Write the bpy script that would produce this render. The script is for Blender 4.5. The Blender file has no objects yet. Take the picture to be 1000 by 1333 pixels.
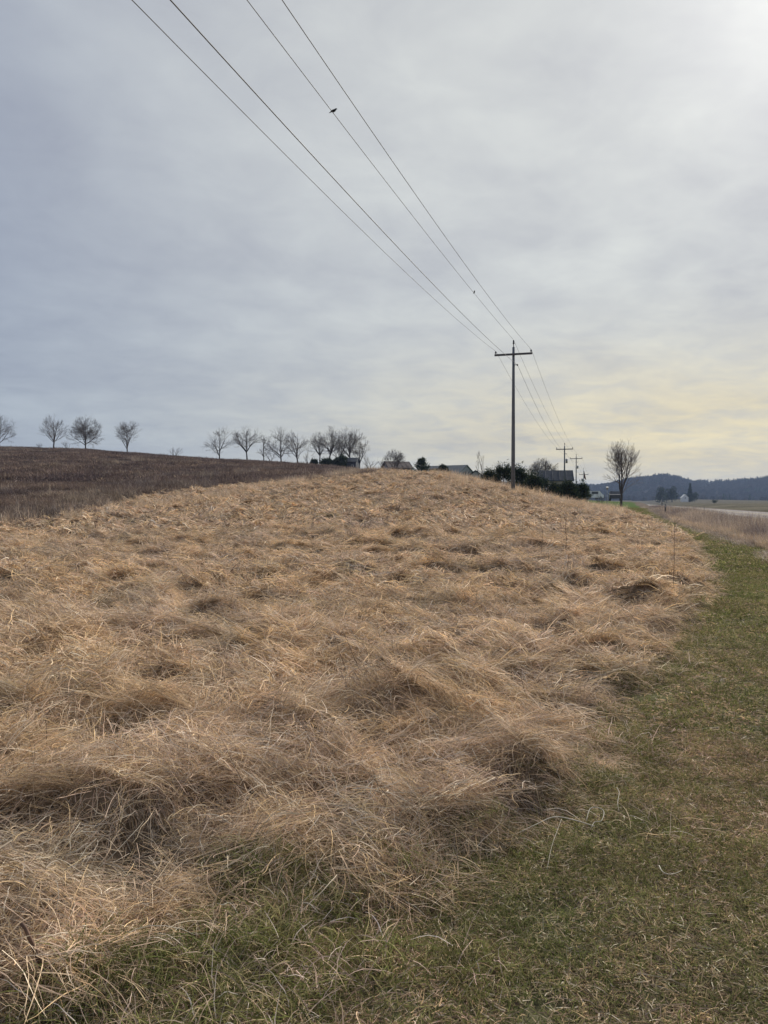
import bpy, math, random
import numpy as np
from mathutils import Vector, Matrix, Euler

# ------------------------------------------------------------------ camera, sky, sun, exposure
S = bpy.context.scene
COL = S.collection
F = 962.0
HORIZON = 648.0
PITCH = math.atan((666.5 - HORIZON) / F)
EYE = 1.6
cam_d = bpy.data.cameras.new('camera')
cam = bpy.data.objects.new('camera', cam_d)
COL.objects.link(cam)
cam_d.sensor_fit = 'VERTICAL'
cam_d.sensor_height = 36.0
cam_d.lens = F / 1333.0 * 36.0
cam_d.clip_start = 0.05
cam_d.clip_end = 12000
cam.location = (0, 0, EYE)
cam.rotation_euler = (math.pi / 2 - PITCH, 0, 0)
S.camera = cam
S.render.resolution_x = 768
S.render.resolution_y = 1024
S.view_settings.view_transform = 'Standard'
S.view_settings.look = 'None'
S.view_settings.exposure = 0.08
S.view_settings.gamma = 1.0
S.view_settings.use_curve_mapping = False
S.cycles.max_bounces = 6
S.cycles.diffuse_bounces = 3
S.cycles.transmission_bounces = 2
S.cycles.volume_bounces = 0
S.cycles.transparent_max_bounces = 4

SUN_AZ = math.radians(32.0)     # to the right of the view direction (+Y)
SUN_EL = math.radians(33.0)
sun_dir = Vector((math.sin(SUN_AZ) * math.cos(SUN_EL), math.cos(SUN_AZ) * math.cos(SUN_EL), math.sin(SUN_EL)))
sl = bpy.data.lights.new('sun', 'SUN')
sl.energy = 4.7
sl.angle = math.radians(5.0)
sl.color = (1.0, 0.95, 0.86)
so = bpy.data.objects.new('sun', sl)
COL.objects.link(so)
so.rotation_euler = sun_dir.to_track_quat('Z', 'Y').to_euler()
so.location = (40, 60, 60)


class NT:
    """small helper to write node trees"""
    def __init__(self, tree):
        self.t = tree
        self.n = tree.nodes
        self.l = tree.links

    def put(self, socket, v):
        if hasattr(v, 'links') or isinstance(v, bpy.types.NodeSocket):
            self.l.new(v, socket)
        elif v is not None:
            if isinstance(v, (tuple, list)) and len(v) == 3 and socket.type == 'RGBA':
                v = (*v, 1.0)
            socket.default_value = v

    def node(self, typ, **kw):
        n = self.n.new(typ)
        for k, v in kw.items():
            setattr(n, k, v)
        return n

    def math(self, op, a, b=None, c=None, clamp=False):
        n = self.node('ShaderNodeMath', operation=op, use_clamp=clamp)
        for i, v in enumerate((a, b, c)):
            if v is not None:
                self.put(n.inputs[i], v)
        return n.outputs[0]

    def vmath(self, op, a, b=None):
        n = self.node('ShaderNodeVectorMath', operation=op)
        self.put(n.inputs[0], a)
        if b is not None:
            self.put(n.inputs[1], b)
        return n.outputs['Value'] if op in ('DOT_PRODUCT', 'LENGTH') else n.outputs[0]

    def mix(self, fac, a, b, blend='MIX', clamp=False):
        n = self.node('ShaderNodeMix', data_type='RGBA', blend_type=blend)
        n.clamp_result = clamp
        self.put(n.inputs[0], fac)
        self.put(n.inputs[6], a)
        self.put(n.inputs[7], b)
        return n.outputs[2]

    def ramp(self, fac, stops, interp='LINEAR'):
        n = self.node('ShaderNodeValToRGB')
        n.color_ramp.interpolation = interp
        e = n.color_ramp.elements
        while len(e) < len(stops):
            e.new(0.5)
        for el, (p, c) in zip(e, stops):
            el.position = p
            el.color = (*c, 1) if len(c) == 3 else c
        self.put(n.inputs[0], fac)
        return n.outputs[0]

    def remap(self, v, a, b, c=0.0, d=1.0, smooth=True):
        n = self.node('ShaderNodeMapRange')
        n.interpolation_type = 'SMOOTHSTEP' if smooth else 'LINEAR'
        self.put(n.inputs[0], v)
        for i, q in enumerate((a, b, c, d)):
            n.inputs[i + 1].default_value = q
        return n.outputs[0]

    def noise(self, vec, scale, detail=4, rough=0.55, dist=0.0):
        n = self.node('ShaderNodeTexNoise')
        if vec is not None:
            self.put(n.inputs['Vector'], vec)
        n.inputs['Scale'].default_value = scale
        n.inputs['Detail'].default_value = detail
        n.inputs['Roughness'].default_value = rough
        n.inputs['Distortion'].default_value = dist
        return n.outputs[0]

    def comb(self, x, y, z):
        n = self.node('ShaderNodeCombineXYZ')
        for i, v in enumerate((x, y, z)):
            self.put(n.inputs[i], v)
        return n.outputs[0]


W = bpy.data.worlds.new('World')
S.world = W
W.use_nodes = True
W.node_tree.nodes.clear()
N = NT(W.node_tree)
tc = N.node('ShaderNodeTexCoord')
d = N.vmath('NORMALIZE', tc.outputs['Generated'])
sep = N.node('ShaderNodeSeparateXYZ')
N.put(sep.inputs[0], d)
dx, dy, dz = sep.outputs
el = N.math('MAXIMUM', dz, 0.0)
# cloud sheet seen in perspective
inv = N.math('DIVIDE', 1.0, N.math('ADD', el, 0.16))
cx = N.math('MULTIPLY', dx, inv)
cy = N.math('MULTIPLY', dy, inv)
# rotate so that the bands run as in the sky of the place
u = N.math('ADD', N.math('MULTIPLY', cx, 0.95), N.math('MULTIPLY', cy, 0.32))
v = N.math('SUBTRACT', N.math('MULTIPLY', cy, 0.95), N.math('MULTIPLY', cx, 0.32))
n1 = N.noise(N.comb(N.math('MULTIPLY', u, 0.8), N.math('MULTIPLY', v, 0.9), 3.1), 1.3, 7, 0.55, 0.5)
n2 = N.noise(N.comb(N.math('MULTIPLY', u, 1.0), N.math('MULTIPLY', v, 1.05), 7.7), 4.6, 6, 0.58, 0.35)
n3 = N.noise(N.comb(u, v, 1.4), 0.35, 3, 0.5, 0.0)
cl = N.math('ADD', N.math('MULTIPLY', n1, 0.44), N.math('ADD', N.math('MULTIPLY', n2, 0.36), N.math('MULTIPLY', n3, 0.2)))
clouds = N.remap(cl, 0.36, 0.64, -1.0, 1.0, smooth=False)
# how near to the sun
cs = N.vmath('DOT_PRODUCT', d, tuple(sun_dir))
cs = N.math('MAXIMUM', cs, 0.0)
glow_wide = N.math('POWER', cs, 5.0)
glow = N.math('POWER', cs, 70.0)
base = N.mix(N.remap(cs, 0.42, 0.97), (0.325, 0.375, 0.488), (0.62, 0.64, 0.65))
hor = N.math('POWER', N.math('SUBTRACT', 1.0, N.math('MINIMUM', el, 1.0)), 5.0)
base = N.mix(N.math('MULTIPLY', hor, 0.6), base, (0.52, 0.575, 0.595))
# warm low light under the sun
az = N.math('ARCTAN2', dx, dy)
daz = N.math('SUBTRACT', az, 0.42)
wz = N.math('POWER', 2.718, N.math('MULTIPLY', N.math('MULTIPLY', daz, daz), -5.0))
we = N.math('SUBTRACT', el, 0.075)
we = N.math('POWER', 2.718, N.math('MULTIPLY', N.math('MULTIPLY', we, we), -95.0))
warm = N.math('MULTIPLY', wz, we)
warm = N.math('MULTIPLY', warm, N.remap(n2, 0.25, 0.65, 0.55, 1.0))
base = N.mix(N.math('MULTIPLY', warm, 1.0), base, (0.80, 0.70, 0.47))
# cloud relief
amp = N.math('ADD', 0.145, N.math('MULTIPLY', glow_wide, 0.06))
rel = N.math('ADD', 1.0, N.math('MULTIPLY', clouds, amp))
base = N.mix(1.0, base, N.comb(rel, rel, N.math('ADD', 1.0, N.math('MULTIPLY', clouds, N.math('MULTIPLY', amp, 0.75)))), 'MULTIPLY')
gl = N.mix(1.0, (1.0, 0.98, 0.94), N.comb(*[N.math('ADD', N.math('MULTIPLY', glow, 0.34), N.math('MULTIPLY', glow_wide, 0.04))] * 3), 'MULTIPLY')
cloudcol = N.mix(1.0, base, gl, 'ADD')
# below the horizon: dull ground colour
cloudcol = N.mix(N.remap(dz, -0.03, 0.0), (0.14, 0.12, 0.09), cloudcol)
sky = N.node('ShaderNodeTexSky', sky_type='NISHITA')
sky.sun_disc = False
sky.sun_elevation = SUN_EL
sky.sun_rotation = SUN_AZ
bg1 = N.node('ShaderNodeBackground')
N.put(bg1.inputs[0], sky.outputs[0])
bg1.inputs[1].default_value = 0.06
bg2 = N.node('ShaderNodeBackground')
N.put(bg2.inputs[0], cloudcol)
bg2.inputs[1].default_value = 0.91
ms = N.node('ShaderNodeMixShader')
ms.inputs[0].default_value = 0.93
N.put(ms.inputs[1], bg1.outputs[0])
N.put(ms.inputs[2], bg2.outputs[0])
out = N.node('ShaderNodeOutputWorld')
N.put(out.inputs[0], ms.outputs[0])

# ------------------------------------------------------------------ tools
rng = np.random.default_rng(7)
random.seed(5)


def fade(t):
    return t * t * t * (t * (t * 6 - 15) + 10)


def perlin(x, y, seed=0):
    x = np.asarray(x, float)
    y = np.asarray(y, float)
    xi = np.floor(x).astype(np.int64)
    yi = np.floor(y).astype(np.int64)
    xf = x - xi
    yf = y - yi

    def g(ix, iy, fx, fy):
        h = (ix * 374761393 + iy * 668265263 + seed * 974634777) & 0xffffffff
        h = ((h ^ (h >> 13)) * 1274126177) & 0xffffffff
        h = h ^ (h >> 16)
        a = (h & 0xffff) / 65536.0 * 2 * np.pi
        return np.cos(a) * fx + np.sin(a) * fy
    u = fade(xf)
    v = fade(yf)
    a = g(xi, yi, xf, yf)
    b = g(xi + 1, yi, xf - 1, yf)
    c = g(xi, yi + 1, xf, yf - 1)
    e = g(xi + 1, yi + 1, xf - 1, yf - 1)
    return ((a * (1 - u) + b * u) * (1 - v) + (c * (1 - u) + e * u) * v) * 1.5


def smooth(x, a, b):
    t = np.clip((x - a) / (b - a), 0, 1)
    return t * t * (3 - 2 * t)


def ray(px, py):
    """direction through a pixel of the 1000 x 1333 photograph, scaled to Y = 1"""
    x = (px - 500.0) / F
    z = -(py - 666.5) / F
    c, s = math.cos(PITCH), math.sin(PITCH)
    Y = c + z * s
    Z = z * c - s
    return x / Y, Z / Y


def at(px, py, Y):
    a, b = ray(px, py)
    return np.array([a * Y, Y, EYE + b * Y])


# ------------------------------------------------------------------ terrain as a function of the place
CP = []
for (px, lst) in {
    -350: [(680, 30), (640, 50), (606, 82), (582, 122), (572, 165), (578, 230), (600, 800)],
    0: [(720, 20.5), (683, 30), (640, 50), (610, 82), (591, 122), (583, 165), (590, 230), (605, 800)],
    120: [(720, 20.5), (676, 32), (640, 48), (612, 84), (593, 124), (587, 165), (594, 230)],
    250: [(760, 13.5), (700, 23), (660, 37), (635, 53), (611, 98), (597.5, 150), (604, 230), (620, 800)],
    400: [(700, 22.5), (652, 40), (623, 65), (609.5, 110), (605.5, 140), (613, 230), (630, 800)],
    500: [(700, 22.5), (660, 35), (630, 50), (616, 70), (619, 110), (622, 200), (636, 800)],
    600: [(700, 22.5), (662, 36), (633, 50), (622, 60), (627, 80), (632, 120), (640, 400)],
    668: [(700, 23), (670, 36), (650, 44), (638.5, 50), (642, 60), (650, 90), (648, 200)],
    730: [(700, 24), (674, 37), (657, 50), (653, 60), (656, 80), (656, 120), (655, 200), (652, 700)],
    800: [(712, 22), (687, 34), (672, 46), (664, 66), (661, 100), (657, 200), (652, 900)],
    870: [(725, 19), (687, 38), (673, 60), (662, 110), (655, 300), (650, 900)],
    930: [(743, 16), (700, 28)],
    960: [(656, 400)],
    1100: [(653, 400), (653, 900)],
    1400: [(650, 900)],
}.items():
    for (py, Y) in lst:
        CP.append(at(px, py, Y))
for uu in (-1.3, -0.6, -0.3, 0.0, 0.3, 0.6, 1.3):
    for Y in (0.0, 2.5, 5.0, 9.0):
        CP.append(np.array([uu * (Y + 4), Y, 0.02 * uu * -1 * Y * 0.3]))
for uu in (-0.8, -0.3, 0.0, 0.25, 0.5, 0.9):
    CP.append(np.array([uu * 1400, 1400, -8.5]))
    CP.append(np.array([uu * 4000, 4000, -10]))
CP = np.array(CP)


def uv(X, Y):
    Yc = np.maximum(Y, 0.0) + 8.0
    return np.stack([X / Yc * 1.6, np.log(Yc / 8.0)], -1)


def tps(r2):
    return np.where(r2 > 1e-12, 0.5 * r2 * np.log(np.maximum(r2, 1e-12)), 0.0)


_q = uv(CP[:, 0], CP[:, 1])
# fit the drop angle as seen from the eye times distance, i.e. z scaled by the distance
_w = CP[:, 2] / (np.maximum(CP[:, 1], 0) + 8.0)
_K = tps(((_q[:, None] - _q[None]) ** 2).sum(-1)) + np.eye(len(_q)) * 2e-3
_Pm = np.concatenate([np.ones((len(_q), 1)), _q], 1)
_A = np.block([[_K, _Pm], [_Pm.T, np.zeros((3, 3))]])
_sol = np.linalg.solve(_A, np.concatenate([_w, np.zeros(3)]))

RS = 0.328        # the road runs X = s + RS * Y
R0, R1 = 13.3, 24.0


def road_s(X, Y):
    return X - RS * Y


def road_z(Y):
    return -0.007 * Y - 0.02


def terrain(X, Y):
    X = np.asarray(X, float)
    Y = np.asarray(Y, float)
    sh = X.shape
    X = X.ravel()
    Y = Y.ravel()
    z = np.empty(len(X))
    for i in range(0, len(X), 40000):
        q = uv(X[i:i + 40000], Y[i:i + 40000])
        q[:, 0] = np.clip(q[:, 0], -2.6, 2.6)
        r2 = ((q[:, None] - _q[None]) ** 2).sum(-1)
        w = tps(r2) @ _sol[:-3] + _sol[-3] + q @ _sol[-2:]
        z[i:i + 40000] = w * (np.maximum(Y[i:i + 40000], 0) + 8.0)
    # the road bed, its ditch and the verges
    s = road_s(X, Y)
    m = smooth(s, R0 - 7.5, R0 - 1.5) * (1 - smooth(s, R1 + 2, R1 + 16))
    m = m * smooth(Y, -60, -40) * (1 - smooth(Y, 800, 1100))
    rz = road_z(Y)
    ditch = -0.45 * np.exp(-((s - 9.5) / 2.2) ** 2) * smooth(Y, -60, 5)
    z = z * (1 - m) + (rz - 0.03) * m + ditch * (1 - 0.3 * m)
    # large soft unevenness
    z = z + 0.05 * perlin(X / 6.0, Y / 6.0, 3) * (1 - m) * smooth(Y, 1, 12)
    return z.reshape(sh)


def hit(px, py):
    """first point of the smooth terrain seen through a photograph pixel"""
    a, b = ray(px, py)
    Y = np.concatenate([np.linspace(1.5, 20, 800), np.linspace(20, 300, 2400)])
    z = EYE + b * Y
    t = terrain(a * Y, Y)
    k = np.nonzero(z < t)[0]
    k = k[0] if len(k) else -1
    return np.array([a * Y[k], Y[k], t[k]])


def tz(x, y):
    return float(terrain(np.array([x]), np.array([y]))[0])


def G(px, Y):
    x = ray(px, 640)[0] * Y
    return np.array([x, Y, tz(x, Y)])


def inpoly(x, y, poly):
    poly = np.asarray(poly)
    r = np.zeros(x.shape, bool)
    j = len(poly) - 1
    for i in range(len(poly)):
        xi, yi = poly[i]
        xj, yj = poly[j]
        c = ((yi > y) != (yj > y)) & (x < (xj - xi) * (y - yi) / (yj - yi + 1e-12) + xi)
        r ^= c
        j = i
    return r


EDGE_PX = [(-60, 1405), (0, 1390), (100, 1358), (200, 1312), (290, 1250), (350, 1185), (420, 1135), (480, 1155), (500, 1192), (560, 1178), (610, 1132),
           (690, 1105), (745, 1062), (785, 1000), (800, 960), (825, 912), (868, 868), (905, 825), (926, 785), (932, 752),
           (915, 722), (890, 698), (866, 683)]
EDGE = [hit(*p)[:2] for p in EDGE_PX]
EDGE += [np.array([18.6, 52.0]), np.array([21.5, 64.0]), np.array([23.5, 76.0])]
FIELD_EDGE = [np.array([6.0, 112.0]), hit(480, 619.5)[:2] * 1.02, hit(400, 627)[:2], hit(300, 633)[:2], hit(220, 643)[:2], hit(150, 655)[:2], hit(95, 672)[:2], hit(40, 684)[:2],
              hit(0, 692)[:2], np.array([-24, 16.0]), np.array([-32, -20.0])]
HAY = [(-6, 0.8), (-2.5, 1.2)] + [tuple(p) for p in EDGE] + [(23, 95), (16, 112)] + [tuple(p) for p in FIELD_EDGE]
HAY = np.array([tuple(map(float, p)) for p in HAY])
FIELD = np.array([tuple(map(float, p)) for p in FIELD_EDGE] + [(-200, -20), (-700, 300), (-300, 420), (-20, 420), (0, 250)])


def seg_dist(x, y, poly):
    dmin = np.full(x.shape, 1e9)
    for (ax, ay), (bx, by) in zip(poly[:-1], poly[1:]):
        vx, vy = bx - ax, by - ay
        t = np.clip(((x - ax) * vx + (y - ay) * vy) / (vx * vx + vy * vy + 1e-12), 0, 1)
        dmin = np.minimum(dmin, np.hypot(x - ax - t * vx, y - ay - t * vy))
    return dmin


EDGEA = np.array([tuple(map(float, p)) for p in EDGE])
STRIP_R = [(hit(1000, 718)[:2]), hit(950, 703)[:2], hit(905, 690)[:2], hit(878, 682)[:2]]
_sy = np.array([p[1] for p in STRIP_R])
_ss = np.array([p[0] - RS * p[1] for p in STRIP_R])
print('STRIP', _sy, _ss)


def s_in(y):
    return np.interp(y, _sy, _ss)


S_IN = s_in(0.0)


def hay_signed(x, y):
    """positive inside the matted grass, metres from its edge"""
    dd = np.minimum(seg_dist(x, y, EDGEA), 5.0)
    return np.where(inpoly(x, y, HAY), dd, -dd)


def hay_mask(x, y, d=None):
    if d is None:
        d = hay_signed(x, y)
    return smooth(d, -0.03, 0.28)


HEAPS = [(*[float(q) for q in hit(a_, b_)[:2]], c_, d_) for a_, b_, c_, d_ in
         [(705, 1040, .24, .15), (615, 1085, .26, .13), (540, 955, .35, .15), (335, 940, .26, .15), (140, 930, .30, .15), (210, 1045, .22, .09), (110, 1110, .22, .10),
          (80, 1065, .25, .07), (520, 1180, .2, .07), (440, 1012, .12, -.10), (385, 905, .18, -.12), (170, 1130, .12, -.03), (790, 860, .3, .12),
          (300, 860, .4, .15), (70, 780, .35, .2), (670, 900, .3, .12), (830, 790, .4, .14), (60, 1290, .14, .07)]]


def micro(x, y, h=None):
    """heaps and hollows of the matted grass"""
    if h is None:
        h = hay_mask(x, y)
    wx = x + 0.35 * perlin(x / 1.3, y / 1.3, 11)
    wy = y + 0.35 * perlin(x / 1.3, y / 1.3, 12)
    a0 = perlin(wx / 0.60, wy / 0.50, 21)
    # heaps lean over towards the lower right
    a = perlin((wx - 0.22 * a0) / 0.60, (wy + 0.24 * a0) / 0.50, 21)
    a1 = perlin(wx / 1.25, wy / 1.0, 26)
    a2 = perlin((wx - 0.42 * a1) / 1.25, (wy + 0.48 * a1) / 1.0, 26)
    b0 = perlin(wx / 0.30, wy / 0.27, 22)
    b = perlin((wx - 0.10 * b0) / 0.30, (wy + 0.11 * b0) / 0.27, 22)
    c = perlin(x / 2.6, y / 2.2, 23)
    ridg = 1 - np.abs(perlin(wx / 1.5, wy / 0.9, 24)) * 2.2
    f = 1.0 - 0.35 * smooth(y, 15, 40)
    far_ = smooth(y, 5, 13)
    m = (0.165 * a + 0.07 * b + 0.05 * c) * (1 - 0.62 * np.exp(-(y / 3.7) ** 2)) + 0.03 * b * (y < 6) + 0.25 * a2 * far_ + 0.05 * np.clip(ridg, -0.5, 1)
    for hx, hy, hr_, hh_ in HEAPS:
        q = ((x - hx) ** 2 + (y - hy) ** 2) / (hr_ * hr_)
        m = m + np.where(q < 9, hh_ * np.exp(-q ** 1.3), 0.0)
    return (m * f + 0.04 * smooth(y, 2.4, 5) - 0.09 * smooth(y, 12, 35)) * h


def height(x, y):
    return terrain(x, y) + micro(x, y)


# ------------------------------------------------------------------ mesh helpers
def link(name, mesh, parent=None):
    o = bpy.data.objects.new(name, mesh)
    COL.objects.link(o)
    if parent is not None:
        o.parent = parent
    return o


def npmesh(name, V, Fq, mat=None, cols=None, smooth_shade=False, tris=False):
    me = bpy.data.meshes.new(name)
    V = np.asarray(V, np.float32)
    Fq = np.asarray(Fq, np.int32)
    k = Fq.shape[1]
    me.vertices.add(len(V))
    me.vertices.foreach_set('co', V.ravel())
    me.loops.add(Fq.size)
    me.loops.foreach_set('vertex_index', Fq.ravel())
    me.polygons.add(len(Fq))
    me.polygons.foreach_set('loop_start', np.arange(0, Fq.size, k, dtype=np.int32))
    if smooth_shade:
        me.polygons.foreach_set('use_smooth', np.ones(len(Fq), bool))
    me.update(calc_edges=True)
    if cols is not None:
        a = me.color_attributes.new('col', 'FLOAT_COLOR', 'POINT')
        c = np.ones((len(V), 4), np.float32)
        c[:, :3] = cols
        a.data.foreach_set('color', c.ravel())
    if mat is not None:
        me.materials.append(mat)
    return me


class MB:
    """collects boxes, prisms and tubes into one mesh"""
    def __init__(self):
        self.v = []
        self.f = []

    def add(self, vs, fs):
        b = len(self.v)
        self.v += [tuple(map(float, q)) for q in vs]
        self.f += [tuple(b + i for i in f) for f in fs]

    def box(self, c, s, M=None):
        x, y, z = s[0] / 2, s[1] / 2, s[2] / 2
        vs = [Vector((a, b, e)) for a in (-x, x) for b in (-y, y) for e in (-z, z)]
        if M is not None:
            vs = [M @ q for q in vs]
        vs = [q + Vector(c) for q in vs]
        self.add(vs, [(0, 1, 3, 2), (4, 6, 7, 5), (0, 4, 5, 1), (2, 3, 7, 6), (0, 2, 6, 4), (1, 5, 7, 3)])
        return self

    def tube(self, pts, radii, n=8, cap=True):
        pts = [Vector(p) for p in pts]
        rings = []
        t0 = (pts[1] - pts[0]).normalized()
        ref = Vector((0, 0, 1)) if abs(t0.z) < 0.9 else Vector((1, 0, 0))
        a = t0.cross(ref).normalized()
        for i, p in enumerate(pts):
            t = (pts[min(i + 1, len(pts) - 1)] - pts[max(i - 1, 0)]).normalized()
            a = (a - t * a.dot(t)).normalized()
            b = t.cross(a)
            r = radii[i] if hasattr(radii, '__len__') else radii
            rings.append([p + (a * math.cos(q) + b * math.sin(q)) * r for q in [2 * math.pi * k / n for k in range(n)]])
        vs = [q for r in rings for q in r]
        fs = []
        for i in range(len(pts) - 1):
            for k in range(n):
                fs.append((i * n + k, i * n + (k + 1) % n, (i + 1) * n + (k + 1) % n, (i + 1) * n + k))
        if cap:
            fs.append(tuple(range(n))[::-1])
            fs.append(tuple((len(pts) - 1) * n + k for k in range(n)))
        self.add(vs, fs)
        return self

    def lathe(self, c, prof, n=12):
        return self.tube([Vector(c) + Vector((0, 0, z)) for z, r in prof], [r for z, r in prof], n)

    def build(self, name, mat, parent=None, smooth_shade=False, bevel=0):
        me = bpy.data.meshes.new(name)
        me.from_pydata(self.v, [], self.f)
        if smooth_shade:
            me.polygons.foreach_set('use_smooth', [True] * len(me.polygons))
        me.materials.append(mat)
        me.update()
        o = link(name, me, parent)
        if bevel:
            m = o.modifiers.new('bevel', 'BEVEL')
            m.width = bevel
            m.segments = 2
        return o


def tag(o, label=None, cat=None, group=None, kind=None):
    if label:
        o['label'] = label
    if cat:
        o['category'] = cat
    if group:
        o['group'] = group
    if kind:
        o['kind'] = kind
    return o


def thing(name, label, cat, loc=(0, 0, 0), rz=0.0, group=None):
    o = bpy.data.objects.new(name, None)
    COL.objects.link(o)
    o.location = [float(q) for q in loc]
    o.rotation_euler = (0, 0, rz)
    o.empty_display_size = 0.3
    return tag(o, label, cat, group)


# ------------------------------------------------------------------ materials
def new_mat(name):
    m = bpy.data.materials.new(name)
    m.use_nodes = True
    m.node_tree.nodes.clear()
    return m, NT(m.node_tree)


def finish(m, n, bsdf):
    o = n.node('ShaderNodeOutputMaterial')
    n.put(o.inputs[0], bsdf)
    return m


def simple(name, col, rough=0.8, nscale=3.0, var=0.25, metal=0.0, bump=0.0, col2=None, stretch=None, spec=0.3):
    m, n = new_mat(name)
    t = n.node('ShaderNodeTexCoord')
    vec = t.outputs['Object']
    if stretch:
        vec = n.vmath('MULTIPLY', vec, stretch)
    f = n.noise(vec, nscale, 6, 0.6)
    c2 = col2 or tuple(q * (1 - var) for q in col)
    c1 = tuple(min(1, q * (1 + var * 0.6)) for q in col)
    c = n.mix(n.remap(f, 0.3, 0.7), c2, c1)
    b = n.node('ShaderNodeBsdfPrincipled')
    n.put(b.inputs['Base Color'], c)
    b.inputs['Roughness'].default_value = rough
    b.inputs['Metallic'].default_value = metal
    b.inputs['Specular IOR Level'].default_value = spec
    if bump:
        bp = n.node('ShaderNodeBump')
        bp.inputs['Strength'].default_value = bump
        bp.inputs['Distance'].default_value = 0.02
        n.put(bp.inputs['Height'], f)
        n.put(b.inputs['Normal'], bp.outputs[0])
    return finish(m, n, b.outputs[0])


def blade_mat(name, patch_a, patch_b, patch_scale=0.5, transl=0.3, vary=0.22, patch_c=None):
    """vertex colour of the blade, tinted by patches of the place and by the tuft"""
    m, n = new_mat(name)
    a = n.node('ShaderNodeAttribute', attribute_name='col')
    geo = n.node('ShaderNodeNewGeometry')
    oi = n.node('ShaderNodeObjectInfo')
    p = n.noise(geo.outputs['Position'], patch_scale, 4, 0.6)
    p2 = n.noise(geo.outputs['Position'], patch_scale * 5.3, 3, 0.6)
    t = n.mix(n.remap(p, 0.36, 0.64), patch_a, patch_b)
    if patch_c:
        p3 = n.noise(n.vmath('ADD', geo.outputs['Position'], (17.0, 5.0, 3.0)), patch_scale * 1.7, 4, 0.65)
        t = n.mix(n.remap(p3, 0.50, 0.68, 0.0, 0.85), t, patch_c)
    c = n.mix(1.0, a.outputs['Color'], t, 'MULTIPLY')
    k = n.math('ADD', 1 - vary, n.math('MULTIPLY', oi.outputs['Random'], 2 * vary))
    k = n.math('MULTIPLY', k, n.remap(p2, 0.3, 0.7, 0.82, 1.18))
    c = n.mix(1.0, c, n.comb(k, k, k), 'MULTIPLY')
    df = n.node('ShaderNodeBsdfDiffuse')
    n.put(df.inputs[0], c)
    tr = n.node('ShaderNodeBsdfTranslucent')
    n.put(tr.inputs[0], c)
    x = n.node('ShaderNodeMixShader')
    x.inputs[0].default_value = transl
    n.put(x.inputs[1], df.outputs[0])
    n.put(x.inputs[2], tr.outputs[0])
    return finish(m, n, x.outputs[0])


M_hay = blade_mat('dry_grass_blades', (1.09, 1.03, 1.0), (1.16, 1.065, 0.94), 0.55, patch_c=(0.86, 0.87, 0.84))
M_lawn = blade_mat('short_grass_blades', (1.07, 1.09, 1.06), (1.32, 1.19, 1.28), 0.7)
M_weed = blade_mat('weed_stems', (0.72, 0.70, 0.74), (1.28, 1.22, 1.1), 0.16, 0.15, 0.3)
M_ever = blade_mat('evergreen_sprays', (0.8, 0.9, 1.0), (1.2, 1.1, 0.9), 0.8, 0.15)
M_far = blade_mat('distant_wood', (0.8, 0.85, 0.95), (1.2, 1.12, 1.0), 0.004, 0.1, 0.3)
M_bark = simple('bark', (0.085, 0.072, 0.062), 0.9, 6, 0.3, bump=0.4, stretch=(1, 1, 0.2))
M_twig = simple('twigs', (0.15, 0.13, 0.12), 0.9, 3, 0.2)
M_twig_warm = simple('budding_twigs', (0.17, 0.14, 0.12), 0.9, 3, 0.2)
M_pole = simple('weathered_pole_wood', (0.15, 0.16, 0.175), 0.85, 4, 0.35, bump=0.5, stretch=(6, 6, 0.4))
M_arm = simple('crossarm_wood', (0.09, 0.088, 0.09), 0.85, 5, 0.3, stretch=(0.5, 6, 6))
M_wire = simple('aluminium_cable', (0.10, 0.10, 0.105), 0.6, 2, 0.1, metal=0.3)
M_ins = simple('insulator_glaze', (0.06, 0.055, 0.055), 0.35, 2, 0.1)
M_steel = simple('galvanised_steel', (0.30, 0.31, 0.32), 0.5, 4, 0.2, metal=0.6)
M_roof_dark = simple('dark_slate_roof', (0.035, 0.042, 0.055), 0.7, 2, 0.25)
M_roof_red = simple('red_brown_roof', (0.085, 0.06, 0.055), 0.8, 1.5, 0.3)
M_roof_grey = simple('grey_green_metal_roof', (0.155, 0.165, 0.165), 0.75, 1, 0.15)
M_wall_grey = simple('grey_siding', (0.33, 0.33, 0.34), 0.8, 1, 0.15)
M_wall_dark = simple('dark_siding', (0.075, 0.08, 0.095), 0.8, 1, 0.2)
M_wall_tan = simple('tan_siding', (0.35, 0.30, 0.24), 0.8, 1, 0.15)
M_white = simple('white_paint', (0.75, 0.75, 0.73), 0.5, 2, 0.06)
M_glass = simple('window_glass', (0.03, 0.035, 0.04), 0.15, 1, 0.1, spec=0.6)
M_feather = simple('dark_feathers', (0.02, 0.02, 0.024), 0.7, 30, 0.3)
M_stalk = simple('brown_stalk', (0.14, 0.085, 0.06), 0.8, 12, 0.3)
M_pale = simple('bleached_stalk', (0.46, 0.41, 0.33), 0.7, 14, 0.2)
M_carpaint = simple('dark_car_paint', (0.05, 0.055, 0.065), 0.35, 1, 0.1, spec=0.5)
M_rubber = simple('rubber', (0.02, 0.02, 0.02), 0.9, 4, 0.1)
M_flag = simple('faded_flag_cloth', (0.08, 0.10, 0.08), 0.9, 3, 0.4, col2=(0.15, 0.05, 0.05))


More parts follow.
